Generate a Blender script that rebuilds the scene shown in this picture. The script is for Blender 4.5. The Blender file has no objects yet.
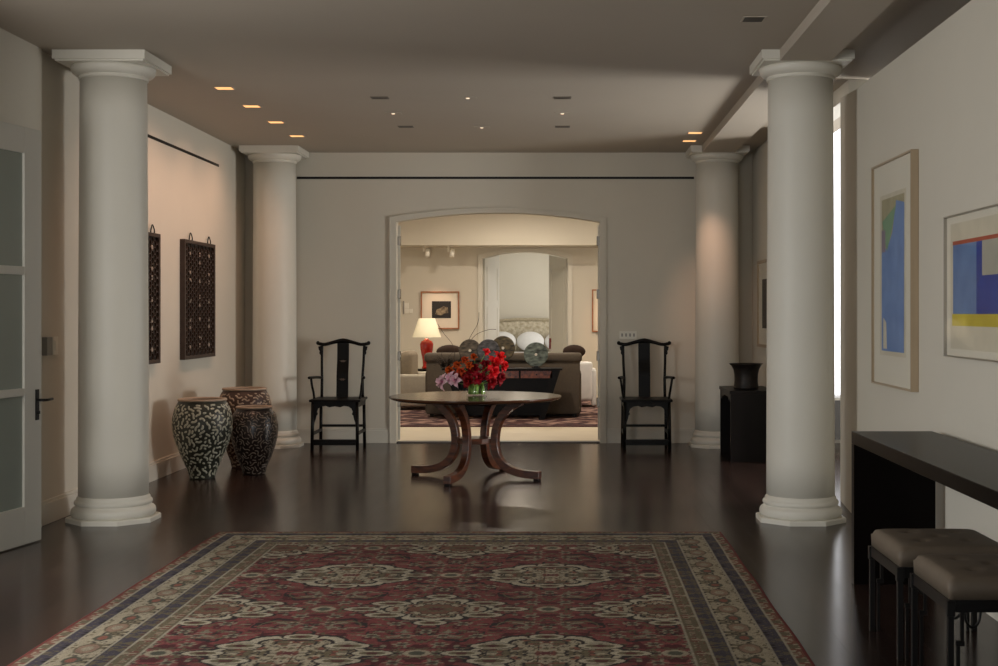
import bpy, math, random
import numpy as np
from mathutils import Vector, Matrix
random.seed(7)
PI = math.pi
scn = bpy.context.scene
COL = scn.collection

# ------------------------------------------------------------ camera
FPX, VX, VY, EYE = 1350.0, 566.0, 313.0, 1.5      # focal length in pixels, vanishing point, eye height
cd = bpy.data.cameras.new('camera'); cam = bpy.data.objects.new('camera', cd); COL.objects.link(cam)
cam.location = (0, 0, EYE); cam.rotation_euler = (PI/2, 0, 0)
cd.sensor_width = 36.0; cd.lens = 36.0*FPX/998.0
cd.shift_x = -(VX-499.0)/998.0; cd.shift_y = (VY-333.0)/998.0
cd.clip_start = 0.05; cd.clip_end = 200
scn.camera = cam

# ------------------------------------------------------------ view, world, daylight
scn.view_settings.view_transform = 'Standard'; scn.view_settings.look = 'None'
scn.view_settings.gamma = 1.0; scn.view_settings.use_curve_mapping = False
scn.view_settings.exposure = 0.0
w = bpy.data.worlds.new('world'); scn.world = w; w.use_nodes = True
bg = w.node_tree.nodes['Background']; bg.inputs[0].default_value = (0.86, 0.93, 1.0, 1); bg.inputs[1].default_value = 1.6

def area(name, loc, rot, sx, sy, power, color):
    d = bpy.data.lights.new(name, 'AREA'); d.shape = 'RECTANGLE'; d.size = sx; d.size_y = sy
    d.energy = power; d.color = color
    o = bpy.data.objects.new(name, d); COL.objects.link(o); o.location = loc; o.rotation_euler = rot
    return o
DAY = (1.0, 0.965, 0.915)
area('daylight_side_room', (4.85, 11.35, 1.35), (0, PI/2, math.radians(-8)), 1.3, 1.0, 165, DAY)        # window of the side room, shines to -X
area('daylight_left_doors', (-4.1, 4.9, 1.8), (0, -PI/2, math.radians(38)), 1.3, 1.3, 100, DAY)         # glazed doors on the left, shines to +X
area('fill_rear', (-2.1, -1.9, 1.9), (PI/2, 0, 0), 1.3, 1.5, 55, DAY)              # fill light added behind the camera, shines to +Y
area('daylight_bedroom', (1.9, 27.3, 1.6), (0, PI/2, 0), 1.8, 2.4, 62, DAY)             # bedroom window

def spot(name, loc, target, power, color, angle=70, blend=0.8, radius=0.04):
    d = bpy.data.lights.new(name, 'SPOT'); d.energy = power; d.color = color
    d.spot_size = math.radians(angle); d.spot_blend = blend; d.shadow_soft_size = radius
    o = bpy.data.objects.new(name, d); COL.objects.link(o); o.location = loc
    o.rotation_euler = (Vector(target)-Vector(loc)).to_track_quat('-Z', 'Y').to_euler()
    return o
def point(name, loc, power, color, radius=0.06):
    d = bpy.data.lights.new(name, 'POINT'); d.energy = power; d.color = color; d.shadow_soft_size = radius
    o = bpy.data.objects.new(name, d); COL.objects.link(o); o.location = loc
    return o
WARM = (1.0, 0.58, 0.39)
H = 3.35       # ceiling height

# ------------------------------------------------------------ materials
def nodes(name):
    m = bpy.data.materials.new(name); m.use_nodes = True
    nt = m.node_tree; b = nt.nodes['Principled BSDF']
    return m, nt, b
def lin(c):
    return tuple(((v/255.0)/12.92 if v/255.0 <= 0.04045 else ((v/255.0+0.055)/1.055)**2.4) for v in c)
def mat(name, rgb, rough=0.6, metal=0.0, var=0.0, scale=12.0, bump=0.0, coat=0.0, spec=None, rgb2=None, sc3=None, coatr=0.1):
    m, nt, b = nodes(name)
    c = lin(rgb)
    b.inputs['Base Color'].default_value = (*c, 1); b.inputs['Roughness'].default_value = rough
    b.inputs['Metallic'].default_value = metal; b.inputs['Coat Weight'].default_value = coat
    b.inputs['Coat Roughness'].default_value = coatr
    if spec is not None: b.inputs['Specular IOR Level'].default_value = spec
    tc = nt.nodes.new('ShaderNodeTexCoord'); n = nt.nodes.new('ShaderNodeTexNoise')
    n.inputs['Scale'].default_value = scale; n.inputs['Detail'].default_value = 6
    if sc3:
        mp = nt.nodes.new('ShaderNodeMapping'); mp.inputs['Scale'].default_value = sc3
        nt.links.new(tc.outputs['Object'], mp.inputs[0]); nt.links.new(mp.outputs[0], n.inputs['Vector'])
    else: nt.links.new(tc.outputs['Object'], n.inputs['Vector'])
    r = nt.nodes.new('ShaderNodeValToRGB')
    c2 = lin(rgb2) if rgb2 else tuple(v*(1-var) for v in c)
    r.color_ramp.elements[0].position = 0.35; r.color_ramp.elements[1].position = 0.68
    r.color_ramp.elements[0].color = (*c2, 1); r.color_ramp.elements[1].color = (*c, 1)
    nt.links.new(n.outputs['Fac'], r.inputs[0]); nt.links.new(r.outputs[0], b.inputs['Base Color'])
    if bump:
        bp = nt.nodes.new('ShaderNodeBump'); bp.inputs['Strength'].default_value = bump; bp.inputs['Distance'].default_value = 0.01
        nt.links.new(n.outputs['Fac'], bp.inputs['Height']); nt.links.new(bp.outputs[0], b.inputs['Normal'])
    return m
def emis(name, rgb, strength):
    m, nt, b = nodes(name)
    b.inputs['Base Color'].default_value = (*lin(rgb), 1)
    b.inputs['Emission Color'].default_value = (*lin(rgb), 1); b.inputs['Emission Strength'].default_value = strength
    return m
def glassm(name, rgb, rough=0.02, trans=1.0, alpha=1.0, ior=1.45):
    m, nt, b = nodes(name)
    b.inputs['Base Color'].default_value = (*lin(rgb), 1); b.inputs['Roughness'].default_value = rough
    b.inputs['Transmission Weight'].default_value = trans; b.inputs['IOR'].default_value = ior; b.inputs['Alpha'].default_value = alpha
    return m
M = {}
M['wall'] = mat('wall_paint', (212, 206, 192), 0.75, var=0.03, scale=1.5)
M['ceiling'] = mat('ceiling_paint', (182, 172, 158), 0.8, var=0.03, scale=1.2)
M['trim'] = mat('trim_paint', (214, 210, 198), 0.5, var=0.03, scale=2)
M['column'] = mat('column_paint', (222, 218, 206), 0.5, var=0.03, scale=2)
M['slot'] = mat('slot_black', (10, 8, 7), 0.6)
M['door'] = mat('door_paint', (205, 203, 193), 0.4, var=0.03, scale=2)
M['frost'] = mat('frosted_glass', (150, 158, 150), 0.16, var=0.08, scale=1.2)
M['blackmetal'] = mat('black_metal', (22, 20, 19), 0.4, metal=0.4)
M['chrome'] = mat('chrome', (150, 146, 138), 0.35, metal=1.0)
M['blacklacquer'] = mat('black_lacquer_wood', (12, 8, 7), 0.3, var=0.3, scale=5, sc3=(1, 1, 0.2), spec=0.07)
M['ebony'] = mat('ebony_wood', (14, 9, 8), 0.35, var=0.4, scale=6, spec=0.16)
M['chairwood'] = mat('black_chair_wood', (11, 8, 7), 0.4, var=0.4, scale=9, spec=0.2)
M['walnut'] = mat('red_brown_walnut', (98, 52, 28), 0.35, rgb2=(50, 25, 15), scale=9, sc3=(1, 1, 4), coat=0.25, coatr=0.15)
M['burl'] = mat('burl_veneer', (150, 74, 36), 0.3, rgb2=(70, 24, 12), scale=22, bump=0.05, coat=0.4)
M['stoolfab'] = mat('taupe_leather', (104, 92, 78), 0.6, var=0.1, scale=14, bump=0.03)
M['sofafab'] = mat('taupe_sofa_fabric', (96, 86, 75), 0.9, var=0.12, scale=30, bump=0.05)
M['creamfab'] = mat('pale_grey_fabric', (176, 168, 152), 0.9, var=0.08, scale=25, bump=0.04)
M['cushion'] = mat('grey_cushion_fabric', (140, 128, 110), 0.9, var=0.12, scale=25)
M['brownfab'] = mat('brown_pillow_fabric', (58, 40, 30), 0.9, var=0.2, scale=25)
M['white'] = mat('white_linen', (232, 232, 232), 0.85, var=0.06, scale=10, bump=0.1)
M['redglaze'] = mat('red_glaze', (196, 34, 14), 0.15, rgb2=(140, 16, 8), scale=6, coat=0.6)
M['bronze'] = mat('dark_bronze', (46, 38, 33), 0.5, metal=0.4, rgb2=(20, 17, 16), scale=14, bump=0.15)
M['bone'] = mat('pale_bone', (225, 220, 208), 0.5, var=0.05)
M['plate'] = mat('switch_plate_white', (232, 228, 216), 0.4)
M['plastic'] = mat('grey_plastic', (150, 146, 138), 0.4)
M['twig'] = mat('dry_twig', (52, 40, 32), 0.8, var=0.3, scale=30)
M['stem'] = mat('green_stem', (150, 190, 84), 0.4, rgb2=(84, 130, 44), scale=20)
M['beigefloor'] = mat('pale_limestone', (214, 202, 178), 0.5, var=0.06, scale=3)
M['woodframe'] = mat('honey_wood_frame', (176, 116, 72), 0.45, rgb2=(140, 86, 50), scale=14)
M['goldframe'] = mat('pale_wood_frame', (176, 156, 128), 0.4, var=0.12, scale=20, sc3=(1, 1, 0.1))
M['silver'] = mat('silver_frame', (170, 166, 156), 0.3, metal=0.8)
M['mat_board'] = mat('mat_board', (222, 216, 200), 0.85, var=0.03, scale=4)
M['blackart'] = mat('black_print', (24, 21, 18), 0.5, var=0.3, scale=5)
M['greystone'] = mat('grey_print', (150, 138, 112), 0.7, rgb2=(70, 62, 50), scale=18)
M['glass'] = glassm('clear_glass', (255, 255, 255), 0.0)

M['shade'] = mat('cream_lampshade', (236, 228, 200), 0.8)
M['shade'].node_tree.nodes['Principled BSDF'].inputs['Emission Color'].default_value = (*lin((240, 226, 186)), 1)
M['shade'].node_tree.nodes['Principled BSDF'].inputs['Emission Strength'].default_value = 0.05
M['glow'] = emis('lamp_glow', (255, 190, 122), 1.25)
M['pin'] = emis('pin_glow', (255, 226, 196), 1.2)
M['fixture'] = mat('fixture_grey', (96, 90, 82), 0.5)
M['fixdark'] = mat('fixture_dark', (40, 36, 32), 0.5)
M['grout'] = mat('threshold_dark', (36, 26, 22), 0.4)
M['lattice'] = mat('lattice_brown', (62, 47, 40), 0.5, var=0.3, scale=20)
M['latticeback'] = mat('lattice_dark', (22, 16, 15), 0.6)
M['inlay'] = mat('pale_inlay', (205, 190, 176), 0.6)

def floor_mat():
    m, nt, b = nodes('dark_plank_floor')
    tc = nt.nodes.new('ShaderNodeTexCoord'); mp = nt.nodes.new('ShaderNodeMapping')
    mp.inputs['Rotation'].default_value = (0, 0, math.radians(90))
    nt.links.new(tc.outputs['Object'], mp.inputs[0])
    br = nt.nodes.new('ShaderNodeTexBrick'); br.inputs['Scale'].default_value = 1.0
    br.inputs['Brick Width'].default_value = 1.7; br.inputs['Row Height'].default_value = 0.125
    br.inputs['Mortar Size'].default_value = 0.0012; br.inputs['Mortar Smooth'].default_value = 0.3
    br.inputs['Color1'].default_value = (*lin((62, 41, 33)), 1); br.inputs['Color2'].default_value = (*lin((44, 29, 24)), 1)
    br.inputs['Mortar'].default_value = (*lin((14, 10, 9)), 1)
    nt.links.new(mp.outputs[0], br.inputs['Vector'])
    n = nt.nodes.new('ShaderNodeTexNoise'); n.inputs['Scale'].default_value = 3; n.inputs['Detail'].default_value = 8
    mp2 = nt.nodes.new('ShaderNodeMapping'); mp2.inputs['Scale'].default_value = (3, 0.4, 1)
    nt.links.new(tc.outputs['Object'], mp2.inputs[0]); nt.links.new(mp2.outputs[0], n.inputs['Vector'])
    mx = nt.nodes.new('ShaderNodeMix'); mx.data_type = 'RGBA'; mx.blend_type = 'MULTIPLY'; mx.inputs[0].default_value = 0.25
    nt.links.new(br.outputs['Color'], mx.inputs[6]); nt.links.new(n.outputs['Color'], mx.inputs[7])
    hs = nt.nodes.new('ShaderNodeHueSaturation'); hs.inputs['Saturation'].default_value = 0.8; hs.inputs['Value'].default_value = 0.95
    nt.links.new(mx.outputs[2], hs.inputs['Color']); nt.links.new(hs.outputs[0], b.inputs['Base Color'])
    rr = nt.nodes.new('ShaderNodeMapRange'); rr.inputs[3].default_value = 0.17; rr.inputs[4].default_value = 0.23
    nt.links.new(n.outputs['Fac'], rr.inputs[0]); nt.links.new(rr.outputs[0], b.inputs['Roughness'])
    bp = nt.nodes.new('ShaderNodeBump'); bp.inputs['Strength'].default_value = 0.3; bp.inputs['Distance'].default_value = 0.001; bp.invert = True
    nt.links.new(br.outputs['Fac'], bp.inputs['Height']); nt.links.new(bp.outputs[0], b.inputs['Normal'])
    b.inputs['Specular IOR Level'].default_value = 0.24
    return m
M['floor'] = floor_mat()

def attr_mat(name, rough, nscale, namt, bump):
    m, nt, b = nodes(name)
    a = nt.nodes.new('ShaderNodeAttribute'); a.attribute_name = 'Col'
    n = nt.nodes.new('ShaderNodeTexNoise'); n.inputs['Scale'].default_value = nscale; n.inputs['Detail'].default_value = 4
    tc = nt.nodes.new('ShaderNodeTexCoord'); nt.links.new(tc.outputs['Object'], n.inputs['Vector'])
    mr = nt.nodes.new('ShaderNodeMapRange'); mr.inputs[1].default_value = 0.3; mr.inputs[2].default_value = 0.7
    mr.inputs[3].default_value = 1-namt; mr.inputs[4].default_value = 1+namt
    nt.links.new(n.outputs['Fac'], mr.inputs[0])
    mx = nt.nodes.new('ShaderNodeVectorMath'); mx.operation = 'SCALE'
    nt.links.new(a.outputs['Color'], mx.inputs[0]); nt.links.new(mr.outputs[0], mx.inputs['Scale'])
    nt.links.new(mx.outputs[0], b.inputs['Base Color'])
    b.inputs['Roughness'].default_value = rough
    bp = nt.nodes.new('ShaderNodeBump'); bp.inputs['Strength'].default_value = bump; bp.inputs['Distance'].default_value = 0.004
    nt.links.new(n.outputs['Fac'], bp.inputs['Height']); nt.links.new(bp.outputs[0], b.inputs['Normal'])
    b.inputs['Specular IOR Level'].default_value = 0.2
    return m
M['rug'] = attr_mat('wool_rug_pattern', 0.95, 160, 0.35, 0.5)
M['petal'] = attr_mat('petal_colours', 0.5, 60, 0.15, 0.1)

def thin_glass(name, f):
    m, nt, b = nodes(name)
    tr = nt.nodes.new('ShaderNodeBsdfTransparent'); gl = nt.nodes.new('ShaderNodeBsdfGlossy'); gl.inputs['Roughness'].default_value = 0.03
    mx = nt.nodes.new('ShaderNodeMixShader'); mx.inputs[0].default_value = f
    nt.links.new(tr.outputs[0], mx.inputs[1]); nt.links.new(gl.outputs[0], mx.inputs[2])
    nt.links.new(mx.outputs[0], nt.nodes['Material Output'].inputs['Surface']); return m
M['pglass'] = thin_glass('picture_glass', 0.05); M['water'] = thin_glass('vase_glass', 0.07)

# ------------------------------------------------------------ mesh builder
class MB:
    def __init__(s): s.v = []; s.f = []; s.sm = []; s.mi = []
    def add(s, vs, fs, smooth=False, mi=0):
        o = len(s.v); s.v += [tuple(p) for p in vs]
        for f in fs: s.f.append(tuple(i+o for i in f)); s.sm.append(smooth); s.mi.append(mi)
        return s
    def box(s, x0, x1, y0, y1, z0, z1, mi=0):
        vs = [(x, y, z) for z in (z0, z1) for y in (y0, y1) for x in (x0, x1)]
        return s.add(vs, [(0, 2, 3, 1), (4, 5, 7, 6), (0, 1, 5, 4), (2, 6, 7, 3), (0, 4, 6, 2), (1, 3, 7, 5)], mi=mi)
    def obox(s, c, ax, ay, az, mi=0):      # oriented box: centre and three half-axis vectors
        c, ax, ay, az = map(Vector, (c, ax, ay, az))
        vs = [c+ax*i+ay*j+az*k for k in (-1, 1) for j in (-1, 1) for i in (-1, 1)]
        return s.add(vs, [(0, 2, 3, 1), (4, 5, 7, 6), (0, 1, 5, 4), (2, 6, 7, 3), (0, 4, 6, 2), (1, 3, 7, 5)], mi=mi)
    def lathe(s, prof, n=32, c=(0, 0, 0), cap=True, smooth=True, mi=0, rot=0.0):
        vs = []; fs = []
        for r, z in prof:
            for i in range(n):
                a = 2*PI*i/n+rot; vs.append((c[0]+r*math.cos(a), c[1]+r*math.sin(a), c[2]+z))
        k = len(prof)
        for j in range(k-1):
            for i in range(n):
                i2 = (i+1) % n; fs.append((j*n+i, j*n+i2, (j+1)*n+i2, (j+1)*n+i))
        s.add(vs, fs, smooth, mi)
        if cap:
            o = len(s.v)-len(vs)
            s.f.append(tuple(o+i for i in reversed(range(n)))); s.sm.append(False); s.mi.append(mi)
            s.f.append(tuple(o+(k-1)*n+i for i in range(n))); s.sm.append(False); s.mi.append(mi)
        return s
    def tube(s, pts, rad, n=10, mi=0, cap=True):
        pts = [Vector(p) for p in pts]; m = len(pts)
        rs = rad if isinstance(rad, (list, tuple)) else [rad]*m
        vs = []; fs = []; up = None
        for i, p in enumerate(pts):
            t = (pts[min(i+1, m-1)]-pts[max(i-1, 0)]).normalized()
            if up is None:
                up = Vector((0, 0, 1)) if abs(t.z) < 0.9 else Vector((1, 0, 0))
            up = (up-t*up.dot(t)).normalized(); b = t.cross(up)
            for k in range(n):
                a = 2*PI*k/n; vs.append(p+(up*math.cos(a)+b*math.sin(a))*rs[i])
        for j in range(m-1):
            for k in range(n):
                k2 = (k+1) % n; fs.append((j*n+k, j*n+k2, (j+1)*n+k2, (j+1)*n+k))
        if cap: fs.append(tuple(reversed(range(n)))); fs.append(tuple((m-1)*n+k for k in range(n)))
        return s.add(vs, fs, True, mi)
    def sweep(s, pts, width_dir, hw, ht, smooth=False, mi=0):   # rectangular bar along a planar path
        pts = [Vector(p) for p in pts]; m = len(pts); wd = Vector(width_dir).normalized(); vs = []; fs = []
        for i, p in enumerate(pts):
            t = (pts[min(i+1, m-1)]-pts[max(i-1, 0)]).normalized(); nn = t.cross(wd).normalized()
            h = ht[i] if isinstance(ht, (list, tuple)) else ht
            for a, b in ((-1, -1), (1, -1), (1, 1), (-1, 1)): vs.append(p+wd*hw*a+nn*h*b)
        for j in range(m-1):
            for k in range(4):
                k2 = (k+1) % 4; fs.append((j*4+k, j*4+k2, (j+1)*4+k2, (j+1)*4+k))
        fs.append((3, 2, 1, 0)); fs.append(tuple((m-1)*4+k for k in range(4)))
        return s.add(vs, fs, smooth, mi)
    def prism(s, poly, axis, a0, a1, mi=0):   # poly of 2D points extruded along axis ('x': (y,z), 'y': (x,z), 'z': (x,y))
        def P(p, a):
            return {'x': (a, p[0], p[1]), 'y': (p[0], a, p[1]), 'z': (p[0], p[1], a)}[axis]
        n = len(poly); vs = [P(p, a0) for p in poly]+[P(p, a1) for p in poly]
        fs = [tuple(range(n)), tuple(reversed(range(n, 2*n)))]
        for i in range(n): j = (i+1) % n; fs.append((i, i+n, j+n, j))
        return s.add(vs, fs, mi=mi)
    def ell(s, c, r, nu=16, nv=10, mi=0, M3=None):
        vs = []; fs = []
        for j in range(nv+1):
            ph = -PI/2+PI*j/nv
            for i in range(nu):
                a = 2*PI*i/nu; p = Vector((r[0]*math.cos(ph)*math.cos(a), r[1]*math.cos(ph)*math.sin(a), r[2]*math.sin(ph)))
                if M3: p = M3 @ p
                vs.append(p+Vector(c))
        for j in range(nv):
            for i in range(nu):
                i2 = (i+1) % nu; fs.append((j*nu+i, j*nu+i2, (j+1)*nu+i2, (j+1)*nu+i))
        return s.add(vs, fs, True, mi)
    def build(s, name, m, parent=None, bevel=0, seg=2, sub=0, label=None, smooth=None):
        me = bpy.data.meshes.new(name); me.from_pydata(s.v, [], s.f)
        ms = m if isinstance(m, (list, tuple)) else [m]
        for x in ms: me.materials.append(M[x] if isinstance(x, str) else x)
        me.polygons.foreach_set('use_smooth', [True]*len(s.f) if smooth else s.sm)
        me.polygons.foreach_set('material_index', s.mi)
        import bmesh
        bm = bmesh.new(); bm.from_mesh(me); bmesh.ops.recalc_face_normals(bm, faces=bm.faces[:]); bm.to_mesh(me); bm.free()
        me.update()
        o = bpy.data.objects.new(name, me); COL.objects.link(o)
        if parent: o.parent = parent
        if bevel:
            b = o.modifiers.new('bevel', 'BEVEL'); b.width = bevel; b.segments = seg; b.limit_method = 'ANGLE'; b.angle_limit = math.radians(40)
            if seg > 2: me.polygons.foreach_set('use_smooth', [True]*len(me.polygons))
        if sub:
            b = o.modifiers.new('sub', 'SUBSURF'); b.levels = sub; b.render_levels = sub
        if label: o['label'] = label
        return o
def thing(name, label, cat, loc=(0, 0, 0), rz=0, group=None):
    o = bpy.data.objects.new(name, None); COL.objects.link(o); o.empty_display_size = 0.1
    o.location = loc; o.rotation_euler = (0, 0, rz); o['label'] = label; o['category'] = cat
    if group: o['group'] = group
    return o
def tag(o, label, cat, group=None):
    o['label'] = label; o['category'] = cat
    if group: o['group'] = group
    return o
def struct(o): o['kind'] = 'structure'; return o
def dup(root, loc, rz, label=None, group=None):
    r = root.copy(); COL.objects.link(r); r.location = loc; r.rotation_euler = (0, 0, rz)
    if label: r['label'] = label
    if group: r['group'] = group
    def kids(a, b):
        for ch in list(a.children):
            c = ch.copy(); COL.objects.link(c); c.parent = b; kids(ch, c)
    kids(root, r)
    return r
def P(x, y, Y):      # point of the place seen at a pixel, at distance Y
    s = FPX/Y; return ((x-VX)/s, Y, EYE-(y-VY)/s)

# ------------------------------------------------------------ room shell
BW = 15.57            # distance of the back wall
XL, XR = -3.70, 2.15
struct(MB().box(-8.0, 5.2, -2.2, BW+0.12, -0.1, 0).build('floor', 'floor'))
struct(MB().box(-4.5, 2.75, -2.2, BW+0.25, H, H+0.1).build('ceiling', 'ceiling'))
struct(MB().box(2.35, 5.2, 10.6, BW+0.25, 4.3, 4.4).build('ceiling_side_room', 'ceiling'))
struct(MB().box(XL-0.15, XL, 9.45, BW+0.2, 0, H).build('wall_left', 'wall'))
# near left wall with the door opening
mb = MB().box(XL-0.15, XL+0.03, 7.98, 9.45, 0, H)
mb.box(XL-0.15, XL+0.03, 4.0, 7.98, 2.74, H); mb.box(XL-0.15, XL+0.03, -2.2, 4.0, 0, H)
struct(mb.build('wall_near_left', 'wall'))
# near right wall: a lower screen wall with an outer wall and higher cove behind it
struct(MB().box(2.10, 2.22, -2.2, 9.73, 0, 3.12).build('wall_near_right', 'wall'))
struct(MB().add([(2.105, 9.73, 0), (2.22, 9.73, 0), (2.30, 10.8, 0), (2.195, 10.8, 0), (2.105, 9.73, 3.12), (2.22, 9.73, 3.12), (2.30, 10.8, 3.22), (2.195, 10.8, 3.22)], [(0, 1, 2, 3), (4, 7, 6, 5), (0, 4, 5, 1), (1, 5, 6, 2), (2, 6, 7, 3), (3, 7, 4, 0)]).build('wall_right_return', 'wall'))
struct(MB().box(2.62, 2.75, -2.2, 10.7, 0, H).build('wall_outer_right', 'wall'))
struct(MB().box(2.24, 2.4, 10.7, 13.3, 3.22, 4.3).build('trim_4', 'trim'))      # lintel of the side opening
struct(MB().box(XR, XR+0.2, 13.3, BW+0.2, 0, 4.3).build('wall_right', 'wall'))
# unseen rear wall, its opening added to let light in
mb = MB().box(-4.5, -2.8, -2.35, -2.2, 0, H).box(1.6, 2.75, -2.35, -2.2, 0, H).box(-2.8, 1.6, -2.35, -2.2, 0, 0.5).box(-2.8, 1.6, -2.35, -2.2, 2.9, H)
struct(mb.build('wall_rear', 'wall'))

def arch_wall(name, X0, X1, Y0, Y1, a0, a1, spring, rise, top, m, n=28):
    mb = MB()
    mb.box(X0, a0, Y0, Y1, 0, top); mb.box(a1, X1, Y0, Y1, 0, top)
    pts = []
    for i in range(n+1):
        t = i/n; x = a0+(a1-a0)*t; z = spring+rise*(1-(2*t-1)**2); pts.append((x, z))
    for i in range(n):
        (xa, za), (xb, zb) = pts[i], pts[i+1]
        mb.prism([(xa, za), (xb, zb), (xb, top), (xa, top)], 'y', Y0, Y1)
    return struct(mb.build(name, m))
def arch_trim(name, y0, y1, a0, a1, spring, rise, wdt, m, n=28):
    mb = MB()
    mb.box(a0-wdt, a0, y0, y1, 0, spring+0.0); mb.box(a1, a1+wdt, y0, y1, 0, spring)
    for i in range(n):
        seg = []
        for t in (i/n, (i+1)/n):
            xi = a0+(a1-a0)*t; zi = spring+rise*(1-(2*t-1)**2); xo = a0-wdt+(a1-a0+2*wdt)*t
            seg.append(((xi, zi), (xo, zi+wdt*0.8)))
        mb.prism([seg[0][0], seg[1][0], seg[1][1], seg[0][1]], 'y', y0, y1)
    mb.prism([(a0, spring), (a0-wdt, spring+wdt*0.8), (a0-wdt, spring-0.001), (a0, spring-0.001)], 'y', y0, y1)
    mb.prism([(a1, spring), (a1+wdt, spring+wdt*0.8), (a1+wdt, spring-0.001), (a1, spring-0.001)], 'y', y0, y1)
    if wdt > 0.03: BAND = arch_trim(name+'1', y0-0.012, y0+0.004, a0-wdt+0.014, a1+wdt-0.014, spring+wdt*0.62, rise, 0.014, m)
    return struct(mb.build(name, m, bevel=0.004))
A0, A1 = -1.955, 0.39
arch_wall('wall_back', -4.5, 5.2, BW, BW+0.16, A0, A1, 2.55, 0.105, 4.3, 'wall')
arch_trim('trim_1', BW-0.022, BW, A0-0.002, A1+0.002, 2.55, 0.105, 0.075, 'wall')
struct(MB().box(A0, A1, BW+0.0, BW+0.16, 0.0, 0.012).build('trim_2', 'grout'))      # dark threshold

def baseboard(name, pts):
    mb = MB()
    for (x0, x1, y0, y1) in pts: mb.box(x0, x1, y0, y1, 0, 0.15)
    for (x0, x1, y0, y1) in pts:
        if x1-x0 < y1-y0:
            if x0 < -1: mb.box(x0, x1-0.008, y0, y1, 0.15, 0.172)
            else: mb.box(x0+0.008, x1, y0, y1, 0.15, 0.172)
        else: mb.box(x0, x1, y0+0.008, y1, 0.15, 0.172)
    struct(mb.build(name, 'trim', bevel=0.003))
baseboard('baseboard_left', [(XL, XL+0.02, 9.45, BW)])
baseboard('baseboard_back', [(XL+0.02, A0-0.078, BW-0.02, BW), (A1+0.078, XR-0.02, BW-0.02, BW)])
baseboard('baseboard_right', [(XR-0.02, XR, 13.3, BW-0.02)])
# picture-rail slots: thin dark grooves in both walls
struct(MB().box((297-VX)/86.7, (694-VX)/86.7, BW-0.004, BW+0.001, 3.045, 3.072).build('trim_5', 'slot'))
struct(MB().box(XL-0.001, XL+0.004, 10.9, 14.38, 3.055, 3.082).build('trim_6', 'slot'))
# ceiling beam on the right, cut where the capitals stand
RC = [(1.70, 9.79), (1.70, 15.20)]
LC = [(-3.28, 9.79), (-3.28, 15.20)]
AB = 0.325
for i, (y0, y1) in enumerate([(-2.2, 9.79-AB), (9.79+AB, 15.20-AB)]):
    struct(MB().box(1.5, 1.86, y0, y1, 3.27, H).build('trim_%d' % (7+i), 'ceiling'))

# columns
def column(loc, label):
    t = thing('column', label, 'column', loc, group='white columns')
    s = MB()
    prof = []
    for i in range(13):
        u = i/12; z = 0.185+u*(3.185-0.185); r = 0.245-0.012*u**1.6; prof.append((r, z))
    s.lathe(prof, 48).build('shaft', 'column', t)
    b = MB().lathe([(0.306/math.cos(PI/8), 0.0), (0.306/math.cos(PI/8), 0.028), (0.300/math.cos(PI/8), 0.036)], 8, smooth=False, rot=PI/8)
    pr = [(0.295, 0.032)]
    for i in range(9):
        a = -PI/2+PI*i/8; pr.append((0.272+0.024*math.cos(a), 0.068+0.036*math.sin(a)))
    pr += [(0.268, 0.110), (0.262, 0.116)]
    for i in range(7):
        a = -PI/2+PI*i/6; pr.append((0.260+0.013*math.cos(a), 0.136+0.017*math.sin(a)))
    pr += [(0.256, 0.158), (0.256, 0.17), (0.248, 0.18), (0.245, 0.186)]
    b.lathe(pr, 48); b.build('base', 'column', t)
    c = MB().box(-AB, AB, -AB, AB, 3.285, H-0.002)
    c.box(-AB+0.015, AB-0.015, -AB+0.015, AB-0.015, 3.272, 3.286)
    pr = [(0.234, 3.18), (0.242, 3.183), (0.245, 3.192), (0.241, 3.20)]
    for i in range(7):
        a = -PI/2+PI/2*i/6; pr.append((0.240+0.055*math.cos(a), 3.255+0.05*math.sin(a)))
    pr += [(0.297, 3.272)]
    c.lathe(pr, 48); c.build('capital', 'column', t)
column((LC[0][0], LC[0][1], 0), 'large white round column at the near left beside the glazed door')
column((LC[1][0], LC[1][1], 0), 'white round column behind the three patterned floor vases')
column((RC[0][0], RC[0][1], 0), 'large white round column at the near right before the black console')
column((RC[1][0], RC[1][1], 0), 'white round column between the right yoke-back chair and the low black table')

# ------------------------------------------------------------ left glazed door (ajar)
E = Vector((-3.478, 8.90, 0)); Hn = Vector((-3.628, 8.0, 0)); L = (E-Hn).length
ang = math.atan2(E.y-Hn.y, E.x-Hn.x)
dr = bpy.data.objects.new('door_1', None); COL.objects.link(dr); dr.location = Hn; dr.rotation_euler = (0, 0, ang); struct(dr)
th = 0.022
panes = [(0.25, 0.965), (1.015, 1.745), (1.80, 2.53)]
mb = MB().box(L-0.20, L, -th, th, 0.008, 2.70).box(0, 0.11, -th, th, 0.008, 2.70)
zz = [0.008, 0.25, 0.965, 1.015, 1.745, 1.80, 2.53, 2.70]
for a, b_ in ((0, 1), (2, 3), (4, 5), (6, 7)): mb.box(0.11, L-0.20, -th, th, zz[a], zz[b_])
mb.build('leaf', 'door', dr, bevel=0.003)
for a, b_ in panes: MB().box(0.11, L-0.20, -0.006, 0.006, a, b_).build('glass_pane', 'frost', dr)
hd = MB().box(L-0.075, L-0.04, -th-0.008, -th, 0.80, 1.0)
hd.tube([(L-0.058, -th, 0.93), (L-0.058, -th-0.05, 0.93), (L-0.02, -th-0.058, 0.93), (L+0.04, -th-0.055, 0.932)], 0.009, 8)
hd.lathe([(0.012, 0), (0.012, 0.02)], 12, c=(L-0.058, -th-0.012, 0.84)); hd.build('door_handle', 'blackmetal', dr)
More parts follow.
